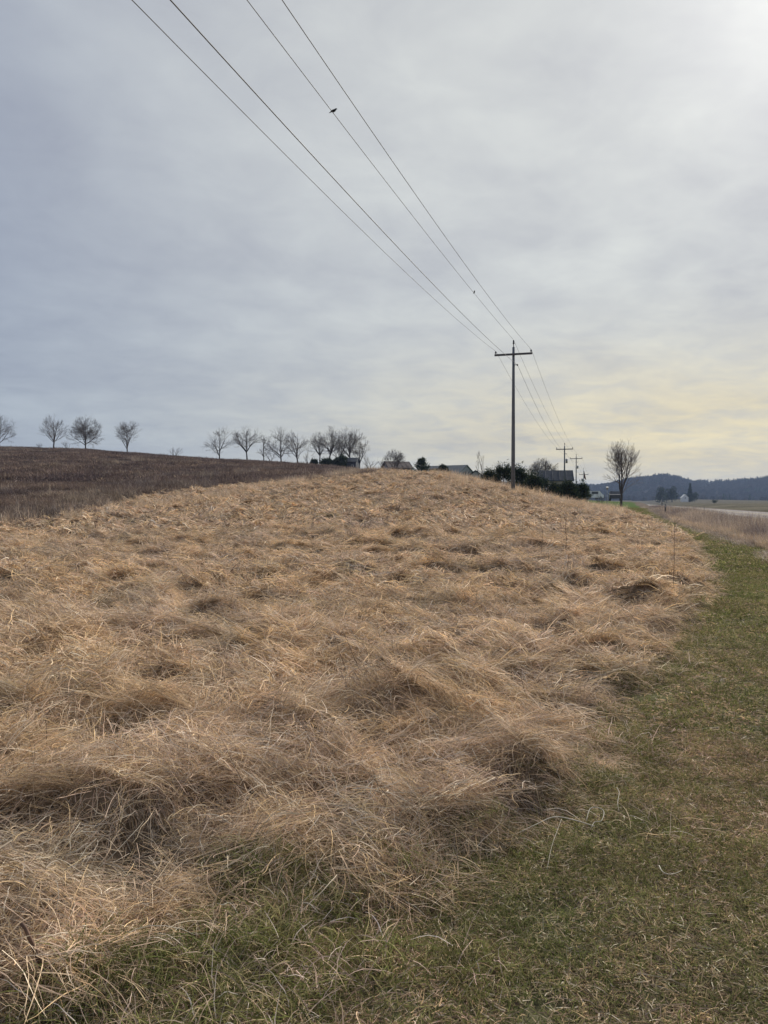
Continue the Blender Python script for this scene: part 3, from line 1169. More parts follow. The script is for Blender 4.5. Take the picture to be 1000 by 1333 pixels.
def make_pole(t, toppx, label, transformer=False):
    b = line_pt(t)
    gz = tz(b.x, b.y)
    if toppx is None:
        top = gz + 9.9
    else:
        top = EYE + ray(*toppx)[1] * b.y
    rz = math.atan2(-0.3, 1.0)
    o = thing('utility_pole', label, 'utility pole', (b.x, b.y, gz), rz, 'wooden utility poles of the power line')
    h = top - gz
    MB().tube([(0, 0, -0.3), (0, 0, h * 0.35), (0, 0, h * 0.7), (0, 0, h)], [0.138, 0.123, 0.10, 0.083], 12).build('pole_shaft', M_pole, o, True)
    za = h - 0.50
    MB().box((0, -0.14, za), (2.52, 0.10, 0.13)).build('crossarm', M_arm, o, bevel=0.01)
    MB().tube([(0, -0.25, za), (0, 0.1, za)], 0.015, 6).build('through_bolt', M_steel, o)
    for sgn in (-1, 1):
        MB().lathe((sgn * ARM, -0.14, za + 0.065), [(0, .02), (0.06, .02), (0.061, .06), (0.09, .075), (0.12, .045), (0.14, .055), (0.19, .04), (0.21, .02)], 10).build('insulator', M_ins, o, True)
    MB().lathe((0, 0, h), [(-0.02, .03), (0.2, .025), (0.22, .055), (0.27, .07), (0.32, .045), (0.36, .055), (0.45, .045), (0.5, .02)], 10).build('insulator', M_ins, o, True)
    MB().box((0.17, -0.06, h - 1.2), (0.22, 0.05, 0.05)).build('bracket', M_steel, o)
    MB().lathe((0.27, -0.06, h - 1.245), [(-0.03, .025), (0, .05), (0.06, .05), (0.09, .025)], 8).build('spool', M_ins, o, True)
    MB().tube([(0.02, -0.15, 0.0), (0.02, -0.115, h * .5), (0.02, -0.1, h - .6)], 0.008, 5).build('ground_wire', M_wire, o)
    MB().tube([(0.1, -0.11, 1.9), (0.1, -0.13, 1.9)], 0.05, 8).build('tag_plate', M_steel, o)
    if transformer:
        MB().lathe((-0.42, 0, h - 2.5), [(0, .22), (0.03, .25), (0.8, .25), (0.86, .22), (0.9, .1)], 14).build('transformer', M_steel, o, True)
        MB().box((-0.17, 0, h - 2.1), (0.3, 0.06, 0.5)).build('bracket', M_steel, o)
        MB().lathe((-0.42, 0, h - 1.6), [(0, .03), (0.02, .05), (0.12, .03), (0.14, .05), (0.24, .025)], 8).build('bushing', M_ins, o, True)
    if t > 50 and transformer is False and t < 120:
        MB().lathe((0.3, 0, h - 2.6), [(0, .16), (0.6, .16), (0.66, .08)], 10).build('transformer', M_steel, o, True)
    return dict(base=b, gz=gz, h=h, top=top, attach=[(-ARM, top - 0.50 + 0.28), (ARM, top - 0.50 + 0.28), (0.0, top + 0.5), (0.27, top - 1.2)])


labels = ['weathered wooden utility pole behind the viewpoint', 'tall near utility pole with crossarm standing on the crest of the dry bank',
          'second utility pole rising behind the dark roofed house', 'third utility pole between the dark roofed house and the flagpole',
          'farthest utility pole with a round transformer, right of the flag']
PD = [make_pole(t, tp, lb, i == 4) for i, ((t, tp, s), lb) in enumerate(zip(POLES, labels))]

# the wires of the near span follow the heights measured in the photograph
near_pts = [[(172, 0), (400, 229.6)], [(367, 0), (436, 100), (640, 391)], [(322, 0), (400, 103), (617.6, 382)], [(222, 0), (400, 195)]]
wl = ['lowest left wire of the power line, running to the left crossarm end', 'rightmost wire of the power line, running to the right crossarm end',
      'top wire of the power line, with two birds on it', 'neutral wire of the power line, attached below the crossarm']
wire_z = []
for w in range(4):
    off, z1 = PD[1]['attach'][w]
    pts = []
    for (px, py) in near_pts[w]:
        a, b = ray(px, py)
        q = line_pt(0, off)
        # X = q.x + .3 t, Y = q.y + t, X = a Y
        tt = (a * q.y - q.x) / (0.3 - a)
        pts.append((tt, EYE + b * (q.y + tt)))
    T = np.array([p[0] for p in pts])
    Z = np.array([p[1] for p in pts])
    A = np.stack([T, T * T], 1)
    if w == 3:
        A = np.stack([T, T * T], 1)
    sol, *_ = np.linalg.lstsq(A, Z - z1, rcond=None)
    print('WIRE', w, pts, 'z1', z1, 'fit', sol, 'z at -58', z1 + sol[0] * -58 + sol[1] * 3364)
    f = (lambda t, s=sol, z=z1: z + s[0] * t + s[1] * t * t)
    wire_z.append(f)
    P = [tuple(line_pt(t, off).xy) + (f(t),) for t in np.linspace(-58, 0, 40)]
    for i in range(1, 4):
        t0, t1 = POLES[i][0], POLES[i + 1][0]
        za, zb = PD[i]['attach'][w][1], PD[i + 1]['attach'][w][1]
        for k in np.linspace(0, 1, 16)[1:]:
            t_ = t0 + (t1 - t0) * k
            sag = 4 * (0.55 if w != 3 else 0.8) * k * (1 - k) * ((t1 - t0) / 58) ** 2
            P.append(tuple(line_pt(t_, off).xy) + (za + (zb - za) * k - sag,))
    o = MB().tube(P, 0.0085 if w != 3 else 0.0105, 6).build('power_wire', M_wire, None, True)
    tag(o, wl[w], 'wire', 'wires of the power line')


def bird(name, label, t, heading):
    off = PD[1]['attach'][2][0]
    p = line_pt(t, off)
    z = wire_z[2](t) + 0.01
    o = thing(name, label, 'bird', (p.x, p.y, z), heading, 'dark birds perched on the top wire')
    o.scale = (0.68, 0.68, 0.68)
    # body along local +X (head) to -X (tail)
    B = MB()
    B.tube([(-0.075, 0, 0.035), (-0.06, 0, 0.05), (-0.02, 0, 0.07), (0.03, 0, 0.095), (0.055, 0, 0.12), (0.075, 0, 0.14), (0.095, 0, 0.15), (0.112, 0, 0.148)],
           [0.012, 0.026, 0.042, 0.043, 0.032, 0.027, 0.024, 0.008], 10)
    B.tube([(0.108, 0, 0.148), (0.14, 0, 0.143)], [0.007, 0.001], 5)
    B.build('body', M_feather, o, True)
    for s in (-1, 1):
        Wg = MB().tube([(0.03, s * 0.038, 0.10), (-0.03, s * 0.042, 0.075), (-0.09, s * 0.022, 0.045), (-0.12, s * 0.01, 0.03)], [0.012, 0.022, 0.012, 0.002], 6)
        Wg.build('wing', M_feather, o, True)
        MB().tube([(0.0, s * 0.015, 0.05), (0.004, s * 0.013, 0.0)], 0.004, 5).build('leg', M_feather, o)
    T = MB().box((-0.115, 0, 0.012), (0.10, 0.03, 0.008), Matrix.Rotation(-0.45, 3, 'Y'))
    T.build('tail', M_feather, o)
    return o


def t_of_px(px, off):
    a, b = ray(px, 400)
    q = line_pt(0, off)
    return (a * q.y - q.x) / (0.3 - a)


def t_on(px, py):
    a, b = ray(px, py)
    q = line_pt(0, 0)
    return (a * q.y - q.x) / (0.3 - a)


bird('perched_bird', 'dark bird perched high on the top wire, seen side on', t_on(434.5, 149), math.radians(10))
bird('perched_bird', 'small dark bird farther along the top wire near the pole', t_on(617.5, 382), math.radians(-80))


# ------------------------------------------------------------------ bare trees
def unit(v):
    return v / (np.linalg.norm(v) + 1e-9)


def grow_tree(seed, H, width, fork=0.24, limbs=5, levels=5, up=0.05, spread=1.15, lean=0.0, r0=None, kids=3, center=False, twig=0.016, side=10):
    R = random.Random(seed)
    segs = []
    r0 = r0 or H * 0.021
    cz = H * (fork + 1) / 2 * 0.98
    rz = H * (1 - fork) / 2 * 1.12
    rx = width / 2 * 1.05

    def inside(p):
        e = ((p[0] - lean * H * 0.3) / rx) ** 2 + (p[1] / rx) ** 2 + ((p[2] - cz) / rz) ** 2
        return e < R.uniform(0.85, 1.2) or p[2] < cz * 0.75 and e < 1.5

    def branch(p, dr, L, rad, lev):
        n = 4 if lev < 2 else 3
        dd = dr.copy()
        nodes = []
        for i in range(n):
            dd = unit(dd + np.array([R.gauss(0, .13), R.gauss(0, .13), R.gauss(0, .08) + up]))
            q = p + dd * L / n
            ra = rad * (1 - 0.42 * i / n)
            rb = rad * (1 - 0.42 * (i + 1) / n)
            segs.append((p, q, ra, rb, lev))
            p = q
            nodes.append((p.copy(), dd.copy(), rb))
            if lev >= 2 and not inside(p):
                return
        if lev >= levels:
            return
        for i, (q, e, rr) in enumerate(nodes):
            if i == 0 and lev < 2:
                continue
            k = 1 if i < n - 1 else 2
            if kids > 3 and R.random() < 0.5:
                k += 1
            for _ in range(k):
                a = R.uniform(0, 6.283)
                ang = R.uniform(0.4, 0.95) if i < n - 1 else R.uniform(0.2, 0.6)
                t1 = unit(np.cross(e, np.array([R.gauss(0, 1), R.gauss(0, 1), R.gauss(0, 1)])))
                nd = unit(e * math.cos(ang) + t1 * math.sin(ang))
                branch(q, nd, L * R.uniform(0.5, 0.78), max(rr * R.uniform(0.5, 0.72), twig * 0.6), lev + 1)
    # trunk
    p = np.array([0, 0, -0.2])
    dr = unit(np.array([lean, 0.0, 1.0]))
    tl = H * fork + 0.2
    for i in range(4):
        dr = unit(dr + np.array([R.gauss(0, .04), R.gauss(0, .04), 0.04]))
        q = p + dr * tl / 4
        segs.append((p, q, r0 * (1.15 - 0.09 * i), r0 * (1.06 - 0.09 * i), 0))
        p = q
    for i in range(limbs):
        a = 6.283 * i / limbs + R.uniform(-0.5, 0.5)
        sp = spread * R.uniform(0.6, 1.2)
        if center and i == 0:
            sp = 0.05
        nd = unit(np.array([math.cos(a) * sp, math.sin(a) * sp, 1.0]) + dr * 0.3)
        ln = (H - H * fork) * R.uniform(0.42, 0.56) * (1.25 if center and i == 0 else 1)
        branch(p - dr * R.uniform(0, 0.25) * tl, nd, ln, r0 * R.uniform(0.5, 0.66), 1)
    if center:     # more side limbs from the leader
        for i in range(side):
            z = H * R.uniform(fork * 0.8, 0.74)
            a = R.uniform(0, 6.283)
            nd = unit(np.array([math.cos(a) * spread, math.sin(a) * spread, 0.9]))
            branch(np.array([lean * z, 0, z]), nd, H * 0.30 * (1.1 - z / H), r0 * 0.35, 2)
        segs.append((p, np.array([lean * H, 0, H * 0.9]), r0 * 0.7, twig, 0))
    return segs


def seg_mesh(name, segs, mat, sides, twig):
    A = np.array([s[0] for s in segs])
    B = np.array([s[1] for s in segs])
    ra = np.maximum(np.array([s[2] for s in segs]), twig)
    rb = np.maximum(np.array([s[3] for s in segs]), twig * 0.7)
    t = B - A
    t /= np.linalg.norm(t, axis=1)[:, None] + 1e-9
    ref = np.where(np.abs(t[:, 2:3]) < 0.9, np.array([[0, 0, 1.0]]), np.array([[1.0, 0, 0]]))
    a = np.cross(t, ref)
    a /= np.linalg.norm(a, axis=1)[:, None]
    b = np.cross(t, a)
    th = np.arange(sides) * 2 * np.pi / sides
    off = a[:, None] * np.cos(th)[None, :, None] + b[:, None] * np.sin(th)[None, :, None]
    V = np.stack([A[:, None] + off * ra[:, None, None], B[:, None] + off * rb[:, None, None]], 1)
    n = len(segs)
    k = np.arange(sides)
    f = np.stack([k, (k + 1) % sides, sides + (k + 1) % sides, sides + k], 1)
    Fq = (np.arange(n)[:, None, None] * 2 * sides + f[None]).reshape(-1, 4)
    return npmesh(name, V.reshape(-1, 3), Fq, mat, None, True)


def bare_tree(px, Y, top, base_hidden, width_px, label, seed, group=None, mat=None, name='bare_tree', **kw):
    g = G(px, Y)
    ztop = EYE + ray(px, top)[1] * Y
    H = ztop - g[2]
    wd = width_px / F * Y
    tw = kw.pop('twig', 0.016)
    segs = grow_tree(seed, H, wd, twig=tw, **kw)
    o = thing(name, label, 'tree' if name != 'bare_shrub' else 'shrub', g, 0, group)
    big = [s for s in segs if s[4] <= 1]
    sm = [s for s in segs if s[4] > 1]
    link('trunk', seg_mesh('trunk', big, M_bark, 6, tw), o)
    link('crown', seg_mesh('crown', sm, mat or M_twig, 3, tw), o)
    return o


GR = 'bare trees along the hill skyline'
TR = [
    (0, 172, 542, 30, 'bare skyline tree cut by the left edge of the photo', 11, dict()),
    (70, 170, 542, 26, 'bare tree with a leaning trunk, second from the left on the skyline', 12, dict(lean=0.16, fork=.25)),
    (112, 170, 544, 31, 'dense round bare tree, right of the leaning skyline tree', 13, dict(kids=4)),
    (166, 172, 550, 36, 'bare tree low forking and fan shaped, standing alone on the left skyline', 14, dict(fork=.16, spread=.95, limbs=5)),
    (286, 170, 555, 32, 'bare double stemmed tree, left one of the pair in the middle skyline', 15, dict(fork=.15, limbs=3)),
    (322, 168, 556, 32, 'bare tree with single straight trunk, right one of the pair in the middle skyline', 16, dict(fork=.33)),
    (344, 168, 568, 15, 'thin small bare tree between two larger skyline trees', 17, dict(fork=.3, limbs=3, kids=2)),
    (366, 168, 559, 32, 'wide bare tree right of the thin small one', 18, dict(fork=.22)),
    (388, 166, 560, 26, 'slimmer bare tree left of the dark evergreen bushes', 19, dict(fork=.24)),
    (416, 160, 564, 24, 'bare tree with dark trunk rising out of the low evergreens at their left', 20, dict(fork=.38)),
    (426, 160, 557, 26, 'tall slanting bare tree above the low evergreens', 21, dict(fork=.4, lean=.22)),
    (441, 164, 565, 22, 'bare tree behind the dark hut, left of the tallest crown', 22, dict(fork=.35)),
    (454, 160, 558, 34, 'bare tree with broad crown directly above the dark hut', 23, dict(fork=.4, spread=.9)),
    (468, 156, 572, 24, 'slender bare tree right of the dark hut', 24, dict(fork=.3, limbs=4, kids=2)),
]
for (px, Y, top, wpx, lb, sd, kw) in TR:
    q = dict(side=9, center=True, kids=3, levels=5, spread=1.6, fork=.2, limbs=6, up=0.035, twig=0.011)
    q.update(kw)
    bare_tree(px, Y, top - 1, 0, wpx * 1.3, lb, sd, GR, **q)
bare_tree(513, 126, 586, 0, 30, 'small spreading bare tree in front of the red brown house', 25, fork=.12, limbs=6, spread=.8)
bare_tree(710, 150, 597, 0, 42, 'wide rounded bare tree behind the dark roofed house', 26, fork=.2, limbs=6, spread=1.2, kids=4)
bare_tree(809, 93, 576, 0, 46, 'tall oval budding tree standing alone on the green lawn by the road', 27, fork=.24, limbs=5, spread=.42, levels=5, kids=3, center=True, side=12,
          mat=M_twig_warm, twig=0.011, up=0.08, r0=0.15)
bare_tree(625, 96, 588, 0, 13, 'thin upright bare sapling right of the grey barn', 28, None, M_twig_warm, fork=.2, limbs=3, kids=2, spread=.4, twig=.01)
bare_tree(646, 96, 603, 0, 22, 'low bare bush between the sapling and the near pole', 29, None, M_twig_warm, 'bare_shrub', fork=.05, limbs=6, spread=.9, twig=.01)
bare_tree(607, 100, 611, 0, 14, 'small dark bare bush in front of the barn gable', 30, None, None, 'bare_shrub', fork=.05, limbs=5, spread=.8, twig=.012)
bare_tree(596, 102, 609, 0, 12, 'bare scrub just left of the barn gable', 41, None, None, 'bare_shrub', fork=.05, limbs=5, spread=.9, twig=.011, levels=4)
bare_tree(634, 98, 600, 0, 14, 'upright bare scrub between the sapling and the low bush', 42, None, M_twig_warm, 'bare_shrub', fork=.05, limbs=6, spread=.6, twig=.010, levels=4)
bare_tree(530, 122, 604, 0, 16, 'low bare scrub at the right end of the red brown house', 43, None, M_twig_warm, 'bare_shrub', fork=.05, limbs=6, spread=.9, twig=.011, levels=4)
bare_tree(498, 130, 598, 0, 12, 'thin bare sapling at the left end of the red brown house', 44, None, M_twig_warm, fork=.15, limbs=4, kids=2, spread=.6, twig=.010, levels=4)
bare_tree(228, 150, 580, 0, 30, 'low thin bare shrub on the empty stretch of skyline', 31, None, M_twig_warm, 'bare_shrub', fork=.04, limbs=7, spread=1.3, twig=.01, levels=3)
bare_tree(481, 140, 588, 0, 26, 'low bare thicket left of the red brown house', 32, None, M_twig_warm, 'bare_shrub', fork=.04, limbs=7, spread=.8, twig=.01, levels=3)
bare_tree(52, 160, 576, 0, 18, 'low bare scrub at the foot of the leaning skyline tree', 33, None, None, 'bare_shrub', fork=.04, limbs=6, spread=1.2, twig=.01, levels=3)
bare_tree(88, 165, 573, 0, 16, 'small bare scrub between two left skyline trees', 34, None, None, 'bare_shrub', fork=.04, limbs=6, spread=1.2, twig=.01, levels=3)
bare_tree(781, 120, 636, 0, 12, 'low dark bare bush beside the white van', 35, None, None, 'bare_shrub', fork=.04, limbs=6, spread=1.1, twig=.012, levels=3)
bare_tree(353, 160, 578, 0, 14, 'thin bare shrub beneath the gap of the middle trees', 36, None, M_twig_warm, 'bare_shrub', fork=.04, limbs=5, spread=.9, twig=.01, levels=3)
bare_tree(402, 158, 580, 0, 14, 'thin bare shrub left of the low evergreens', 37, None, M_twig_warm, 'bare_shrub', fork=.04, limbs=5, spread=.9, twig=.01, levels=3)


# ------------------------------------------------------------------ evergreens
EVC = np.array([(.035, .055, .032), (.025, .042, .028), (.052, .075, .038), (.018, .030, .022), (.085, .095, .05)])


def evergreen(px, Y, top, wpx, label, seed, conical=False, name='juniper_shrub', group=None, leaf=0.16, n=2600, sink=0.0, base=None):
    r = np.random.default_rng(seed)
    g = G(px, Y)
    if base is not None:
        g[2] = EYE + ray(px, base)[1] * Y
    H = EYE + ray(px, top)[1] * Y - g[2]
    Wd = wpx / F * Y
    o = thing(name, label, 'evergreen shrub' if not conical else 'evergreen tree', g, 0, group)
    MB().tube([(0, 0, -0.2), (0.03, 0, H * 0.4), (0, 0, H * 0.9)], [H * .03, H * .02, H * .006], 6).build('trunk', M_bark, o)
    # branches as rays, sprays along them
    nb = 46
    t = r.uniform(0.04, 1.0, nb) ** (1.0 if conical else 0.8)
    a = r.uniform(0, 2 * np.pi, nb)
    if conical:
        rad = Wd / 2 * (1 - t) ** 0.9 * r.uniform(0.75, 1.15, nb) + 0.06
        rise = 0.35
    else:
        rad = Wd / 2 * np.sqrt(np.clip(1 - (np.abs(t - 0.35) / 0.72) ** 2, 0.05, 1)) * r.uniform(0.6, 1.15, nb)
        rise = 0.5
    z0 = t * H * 0.92
    k = r.integers(0, nb, n)
    q = r.uniform(0.1, 1.0, n) ** 0.6
    P = np.stack([np.cos(a[k]) * rad[k] * q, np.sin(a[k]) * rad[k] * q, z0[k] * (1.0 if conical else 0.9) + rise * rad[k] * q * 0.5], 1)
    P += r.normal(0, 0.055 * Wd * 0.5 + 0.05, (n, 3))
    if not conical:
        lead = r.random(n) < 0.18
        P[lead, 2] *= r.uniform(1.0, 1.25, lead.sum())
        P[lead, :2] *= 0.8
    P[:, 2] = np.clip(P[:, 2], 0.05, H * 1.12)
    dirs = np.stack([np.cos(a[k]), np.sin(a[k]), np.full(n, 0.7)], 1) + r.normal(0, 0.6, (n, 3))
    dirs /= np.linalg.norm(dirs, axis=1)[:, None]
    sd = np.cross(dirs, r.normal(0, 1, (n, 3)))
    sd /= np.linalg.norm(sd, axis=1)[:, None]
    L = leaf * r.uniform(0.6, 1.6, n)[:, None]
    w = leaf * 0.30
    V = np.stack([P - sd * w * 0.5, P + sd * w * 0.5, P + dirs * L + sd * w * 0.25, P + dirs * L - sd * w * 0.25], 1).reshape(-1, 3)
    Fq = np.arange(n * 4).reshape(-1, 4)
    c = pick(r, n, EVC)
    c = np.repeat(c, 4, 0)
    link('foliage', npmesh('foliage', V, Fq, M_ever, c), o)
    return o


JG = 'dark evergreen shrubs behind the near pole'
for (px, Y, top, wpx, base, lb, sd) in [
    (655, 66, 604, 30, 648, 'dark juniper just left of the near utility pole', 1),
    (676, 68, 605, 28, 652, 'dark juniper just right of the near utility pole', 2),
    (697, 66, 616, 34, 660, 'broad dark evergreen shrub under the wide bare tree', 3),
    (716, 68, 627, 36, 662, 'dark evergreen shrub in front of the dark roofed house', 4),
    (738, 66, 627, 34, 662, 'dark evergreen shrub at the right corner of the dark roofed house', 5),
    (756, 68, 629, 26, 663, 'rightmost dark evergreen shrub, in front of the third pole', 6),
    (638, 72, 611, 22, 645, 'small dark shrub between the bare bush and the juniper left of the pole', 7),
    (686, 74, 615, 40, 662, 'low dark shrub filling the gap behind the two junipers', 8),
]:
    evergreen(px, Y, top, wpx, lb, 400 + sd, False, group=JG, base=base, n=4200, leaf=0.17)
evergreen(549, 120, 596, 28, 'spiky conifer right of the red brown house', 421, True, 'conifer_tree', leaf=0.3, n=1500, base=618)
evergreen(577, 116, 606, 22, 'small pointed conifer in front of the grey barn roof', 422, True, 'conifer_tree', leaf=0.26, n=1800, base=619)
evergreen(566, 118, 612, 16, 'low dark evergreen bush between the two conifers', 427, leaf=0.24, n=1300, base=620)
for (px, top, wpx, lb, sd) in [(409, 599, 10, 'leftmost low dark evergreen bush on the skyline', 423), (426, 597, 17, 'wide low evergreen bush left of the dark hut', 424),
                               (436, 598, 12, 'low evergreen bush right behind the wide one', 428), (445, 592, 14, 'pointed evergreen touching the left end of the dark hut', 425)]:
    evergreen(px, 150, top, wpx, lb, sd, False, leaf=0.32, n=1500, base=610, group='low evergreen bushes round the dark hut')


# ------------------------------------------------------------------ buildings
def gable_house(name, label, c, rz, L, Wd, hw, hr, wallm, roofm, over=0.35, windows=(), chimney=None, door=None):
    """c: centre at ground; ridge runs along local X"""
    o = thing(name, label, 'house' if 'barn' not in name and 'shed' not in name else name.split('_')[-1], c, rz)
    B = MB()
    x, y = L / 2, Wd / 2
    B.add([(-x, -y, -1.5), (x, -y, -1.5), (x, y, -1.5), (-x, y, -1.5), (-x, -y, hw), (x, -y, hw), (x, y, hw), (-x, y, hw), (-x, 0, hr), (x, 0, hr)],
          [(0, 1, 5, 4), (1, 2, 6, 9, 5), (2, 3, 7, 6), (3, 0, 4, 8, 7), (4, 5, 9, 8), (6, 7, 8, 9), (3, 2, 1, 0)])
    B.build('wall', wallm, o)
    sl_ = (hr - hw) / y
    for s in (-1, 1):
        e = y + over
        z0 = hr + 0.05
        ze = hr + 0.05 - sl_ * e
        th = 0.14
        xo = x + over
        RB = MB()
        RB.add([(-xo, 0, z0), (xo, 0, z0), (xo, s * e, ze), (-xo, s * e, ze), (-xo, 0, z0 + th), (xo, 0, z0 + th), (xo, s * e, ze + th), (-xo, s * e, ze + th)],
               [(0, 1, 2, 3), (7, 6, 5, 4), (0, 4, 5, 1), (1, 5, 6, 2), (2, 6, 7, 3), (3, 7, 4, 0)])
        ro = RB.build('roof', roofm, o)
        # standing seams along the slope
        SB = MB()
        nn = max(3, int(L / 0.9))
        for i in range(nn + 1):
            xx = -xo + 0.03 + (2 * xo - 0.06) * i / nn
            SB.tube([(xx, 0, z0 + th + 0.01), (xx, s * e, ze + th + 0.01)], 0.03, 4)
        SB.build('seam', roofm, ro)['kind'] = 'stuff'
    for (side, u_, z, ww, wh) in windows:
        if side == 'front':
            cpos, sz, nrm = (u_, -y - 0.02, z), (ww, 0.08, wh), (0, -0.05, 0)
        elif side == 'right':
            cpos, sz, nrm = (x + 0.02, u_, z), (0.08, ww, wh), (0.05, 0, 0)
        else:
            cpos, sz, nrm = (-x - 0.02, u_, z), (0.08, ww, wh), (-0.05, 0, 0)
        w = MB().box(cpos, sz).build('window', M_white, o)
        cp = tuple(a + b for a, b in zip(cpos, nrm))
        sz2 = tuple(q * 0.78 if q > 0.09 else 0.05 for q in sz)
        MB().box(cp, sz2).build('pane', M_glass, w)
    if door:
        MB().box((door[0], -y - 0.03, door[1] / 2), (door[2], 0.1, door[1])).build('door', M_white, o)
    if chimney:
        MB().box((chimney[0], chimney[1], hr + 0.2), (0.7, 0.7, 1.6)).build('chimney', M_wall_tan, o)
    return o


def bpos(px, base, Y):
    p = at(px, base, Y)
    return p


# dark roofed house behind the evergreens
g = at(723, 637, 128)
gable_house('house', 'house with dark roof showing above the dark evergreen shrubs', (g[0], 128, g[2] - 1.5), math.radians(-9), 5.2, 4.6, 2.7 + 0.35, 4.6, M_wall_tan, M_roof_dark,
            windows=[('front', -1.3, 1.6, 0.9, 1.1), ('front', 1.3, 1.6, 0.9, 1.1), ('right', 0.0, 2.0, 0.9, 1.0)])
# grey barn
g = at(588, 622, 205)
zr = EYE + ray(600, 606)[1] * 205
zb = EYE + ray(600, 620)[1] * 205
gable_house('barn', 'long low grey barn with pale gable end beyond the bank', (g[0] - 1.3, 209, zb - 0.5), math.radians(-38), 13.5, 9.0, 0.9, zr - zb + 0.5, M_wall_grey, M_roof_grey,
            over=0.4, windows=[('right', -1.5, 0.9, 1.0, 0.9), ('right', 1.5, 0.9, 1.0, 0.9)])
g = at(622, 621, 130)
gable_house('shed', 'small shed with dark gable roof right of the grey barn', (g[0], 130, g[2] - 1.3), math.radians(70), 3.2, 2.3, 1.5, 2.25, M_wall_grey, M_roof_dark, over=0.15,
            windows=[('left', 0.0, 1.0, 0.5, 0.5)])
# red brown house
g = at(516, 614, 150)
gable_house('house', 'small house with red brown roof behind the spreading bare tree', (g[0] + 0.1, 150, g[2] - 1.2), math.radians(24), 5.0, 3.4, 1.9, 3.1, M_wall_grey, M_roof_red, over=0.3,
            windows=[('left', 0.0, 1.45, 0.8, 0.7), ('front', -1.2, 1.35, 0.6, 0.7), ('front', 0.1, 1.35, 0.6, 0.7), ('front', 1.4, 1.35, 0.6, 0.7)])
# dark hut among the low evergreens
g = at(455, 609, 152)
gable_house('cabin', 'dark hut with low roof among the low evergreen bushes on the hill', (g[0] + 0.1, 152, g[2] - 1.0), math.radians(-12), 3.3, 3.0, 2.1, 2.9, M_wall_dark, M_roof_dark, over=0.2,
            windows=[('front', 0.9, 1.3, 0.5, 0.5)])
# long low dark shed
g = at(482, 613, 150)
gable_house('shed', 'very low long dark shed roof right of the dark hut', (g[0], 152, g[2] - 1.5), math.radians(0), 4.2, 2.0, 1.3, 1.85, M_wall_dark, M_roof_dark, over=0.15,
            windows=[('front', 0.0, 0.9, 0.5, 0.4)])
# white farm building far across the road
g = at(891, 650, 620)
gable_house('house', 'tiny white house at the foot of the wooded hills', (g[0], 620, g[2] - 0.5), math.radians(80), 6.5, 5.0, 2.0, 4.4, M_white, M_white, over=0.3,
            windows=[('left', 0.0, 1.6, 1.0, 1.0)])

# flag on its pole
g = at(759.5, 645, 135)
o = thing('flagpole', 'thin flagpole standing between the third and farthest utility poles', 'flagpole', (g[0], 135, tz(g[0], 135)))
ztop = EYE + ray(759.5, 610)[1] * 135
hp = ztop - tz(g[0], 135)
MB().tube([(0, 0, -0.1), (0, 0, hp)], [0.05, 0.03], 8).build('pole', M_white, o)
MB().lathe((0, 0, hp), [(0, .02), (.04, .06), (.09, .06), (.13, .01)], 8).build('finial', M_steel, o, True)
V, Fq = [], []
nx_, nz_ = 6, 10
zt, hgt = hp - 0.35, 1.35
for j in range(nz_):
    for i in range(nx_):
        a = i / (nx_ - 1)
        b = j / (nz_ - 1)
        wv = math.sin(a * 9 + b * 2) * 0.06 * a
        V.append((0.06 + a * (0.16 + 0.30 * b), wv, zt - b * hgt - a * 0.35 - 0.1 * a * a))
for j in range(nz_ - 1):
    for i in range(nx_ - 1):
        q = j * nx_ + i
        Fq.append((q, q + 1, q + nx_ + 1, q + nx_))
fl = link('flag', npmesh('flag', V, Fq, M_flag, None, True))
fl.location = o.location
tag(fl, 'dark flag hanging limp from the thin flagpole', 'flag')
sd_ = fl.modifiers.new('thickness', 'SOLIDIFY')
sd_.thickness = 0.01


# vehicles
def car(name, label, px, Y, base, rz, L, Wd, H, paint, cat, van=False):
    g = at(px, base, Y)
    o = thing(name, label, cat, g, rz)
    prof = [(-L / 2, 0.35), (-L / 2, 0.85), (-L / 2 + 0.1, 0.95), (-L * .32, 1.0), (-L * .2, H), (L * .22, H), (L * .40, 1.02), (L / 2 - .05, 0.92), (L / 2, 0.55), (L / 2, 0.35)]
    if van:
        prof = [(-L / 2, 0.35), (-L / 2, H - .2), (-L / 2 + .15, H), (L * .28, H), (L * .42, 1.2), (L / 2 - .03, 1.0), (L / 2, .6), (L / 2, .35)]
    n = len(prof)
    B = MB()
    vs = [(x_, -Wd / 2 + (0.12 if z_ > 1.1 else 0), z_) for x_, z_ in prof] + [(x_, Wd / 2 - (0.12 if z_ > 1.1 else 0), z_) for x_, z_ in prof]
    fs = [tuple(range(n)), tuple(range(2 * n - 1, n - 1, -1))] + [(i, n + i, n + (i + 1) % n, (i + 1) % n) for i in range(n)]
    B.add(vs, fs)
    B.build('body', paint, o)
    for s in (-1, 1):
        MB().box((0.0, s * (Wd / 2 - 0.05), (1.0 + H) / 2 + .05), (L * .36, 0.04, (H - 1.0) * .6)).build('window', M_glass, o)
        for e in (-1, 1):
            w = MB().tube([(e * L * .32, s * (Wd / 2 - .2), .33), (e * L * .32, s * (Wd / 2 + .01), .33)], .33, 14).build('wheel', M_rubber, o)
            MB().tube([(e * L * .32, s * (Wd / 2 + .0), .33), (e * L * .32, s * (Wd / 2 + .02), .33)], .19, 10).build('rim', M_steel, w)
    return o


car('parked_van', 'white van parked far off, right of the evergreen shrubs', 772, 170, 650, math.radians(15), 4.6, 1.8, 1.9, M_white, 'van', True)
car('parked_car', 'dark car parked just left of the tall budding tree', 801, 112, 652, math.radians(75), 4.2, 1.75, 1.45, M_carpaint, 'car')

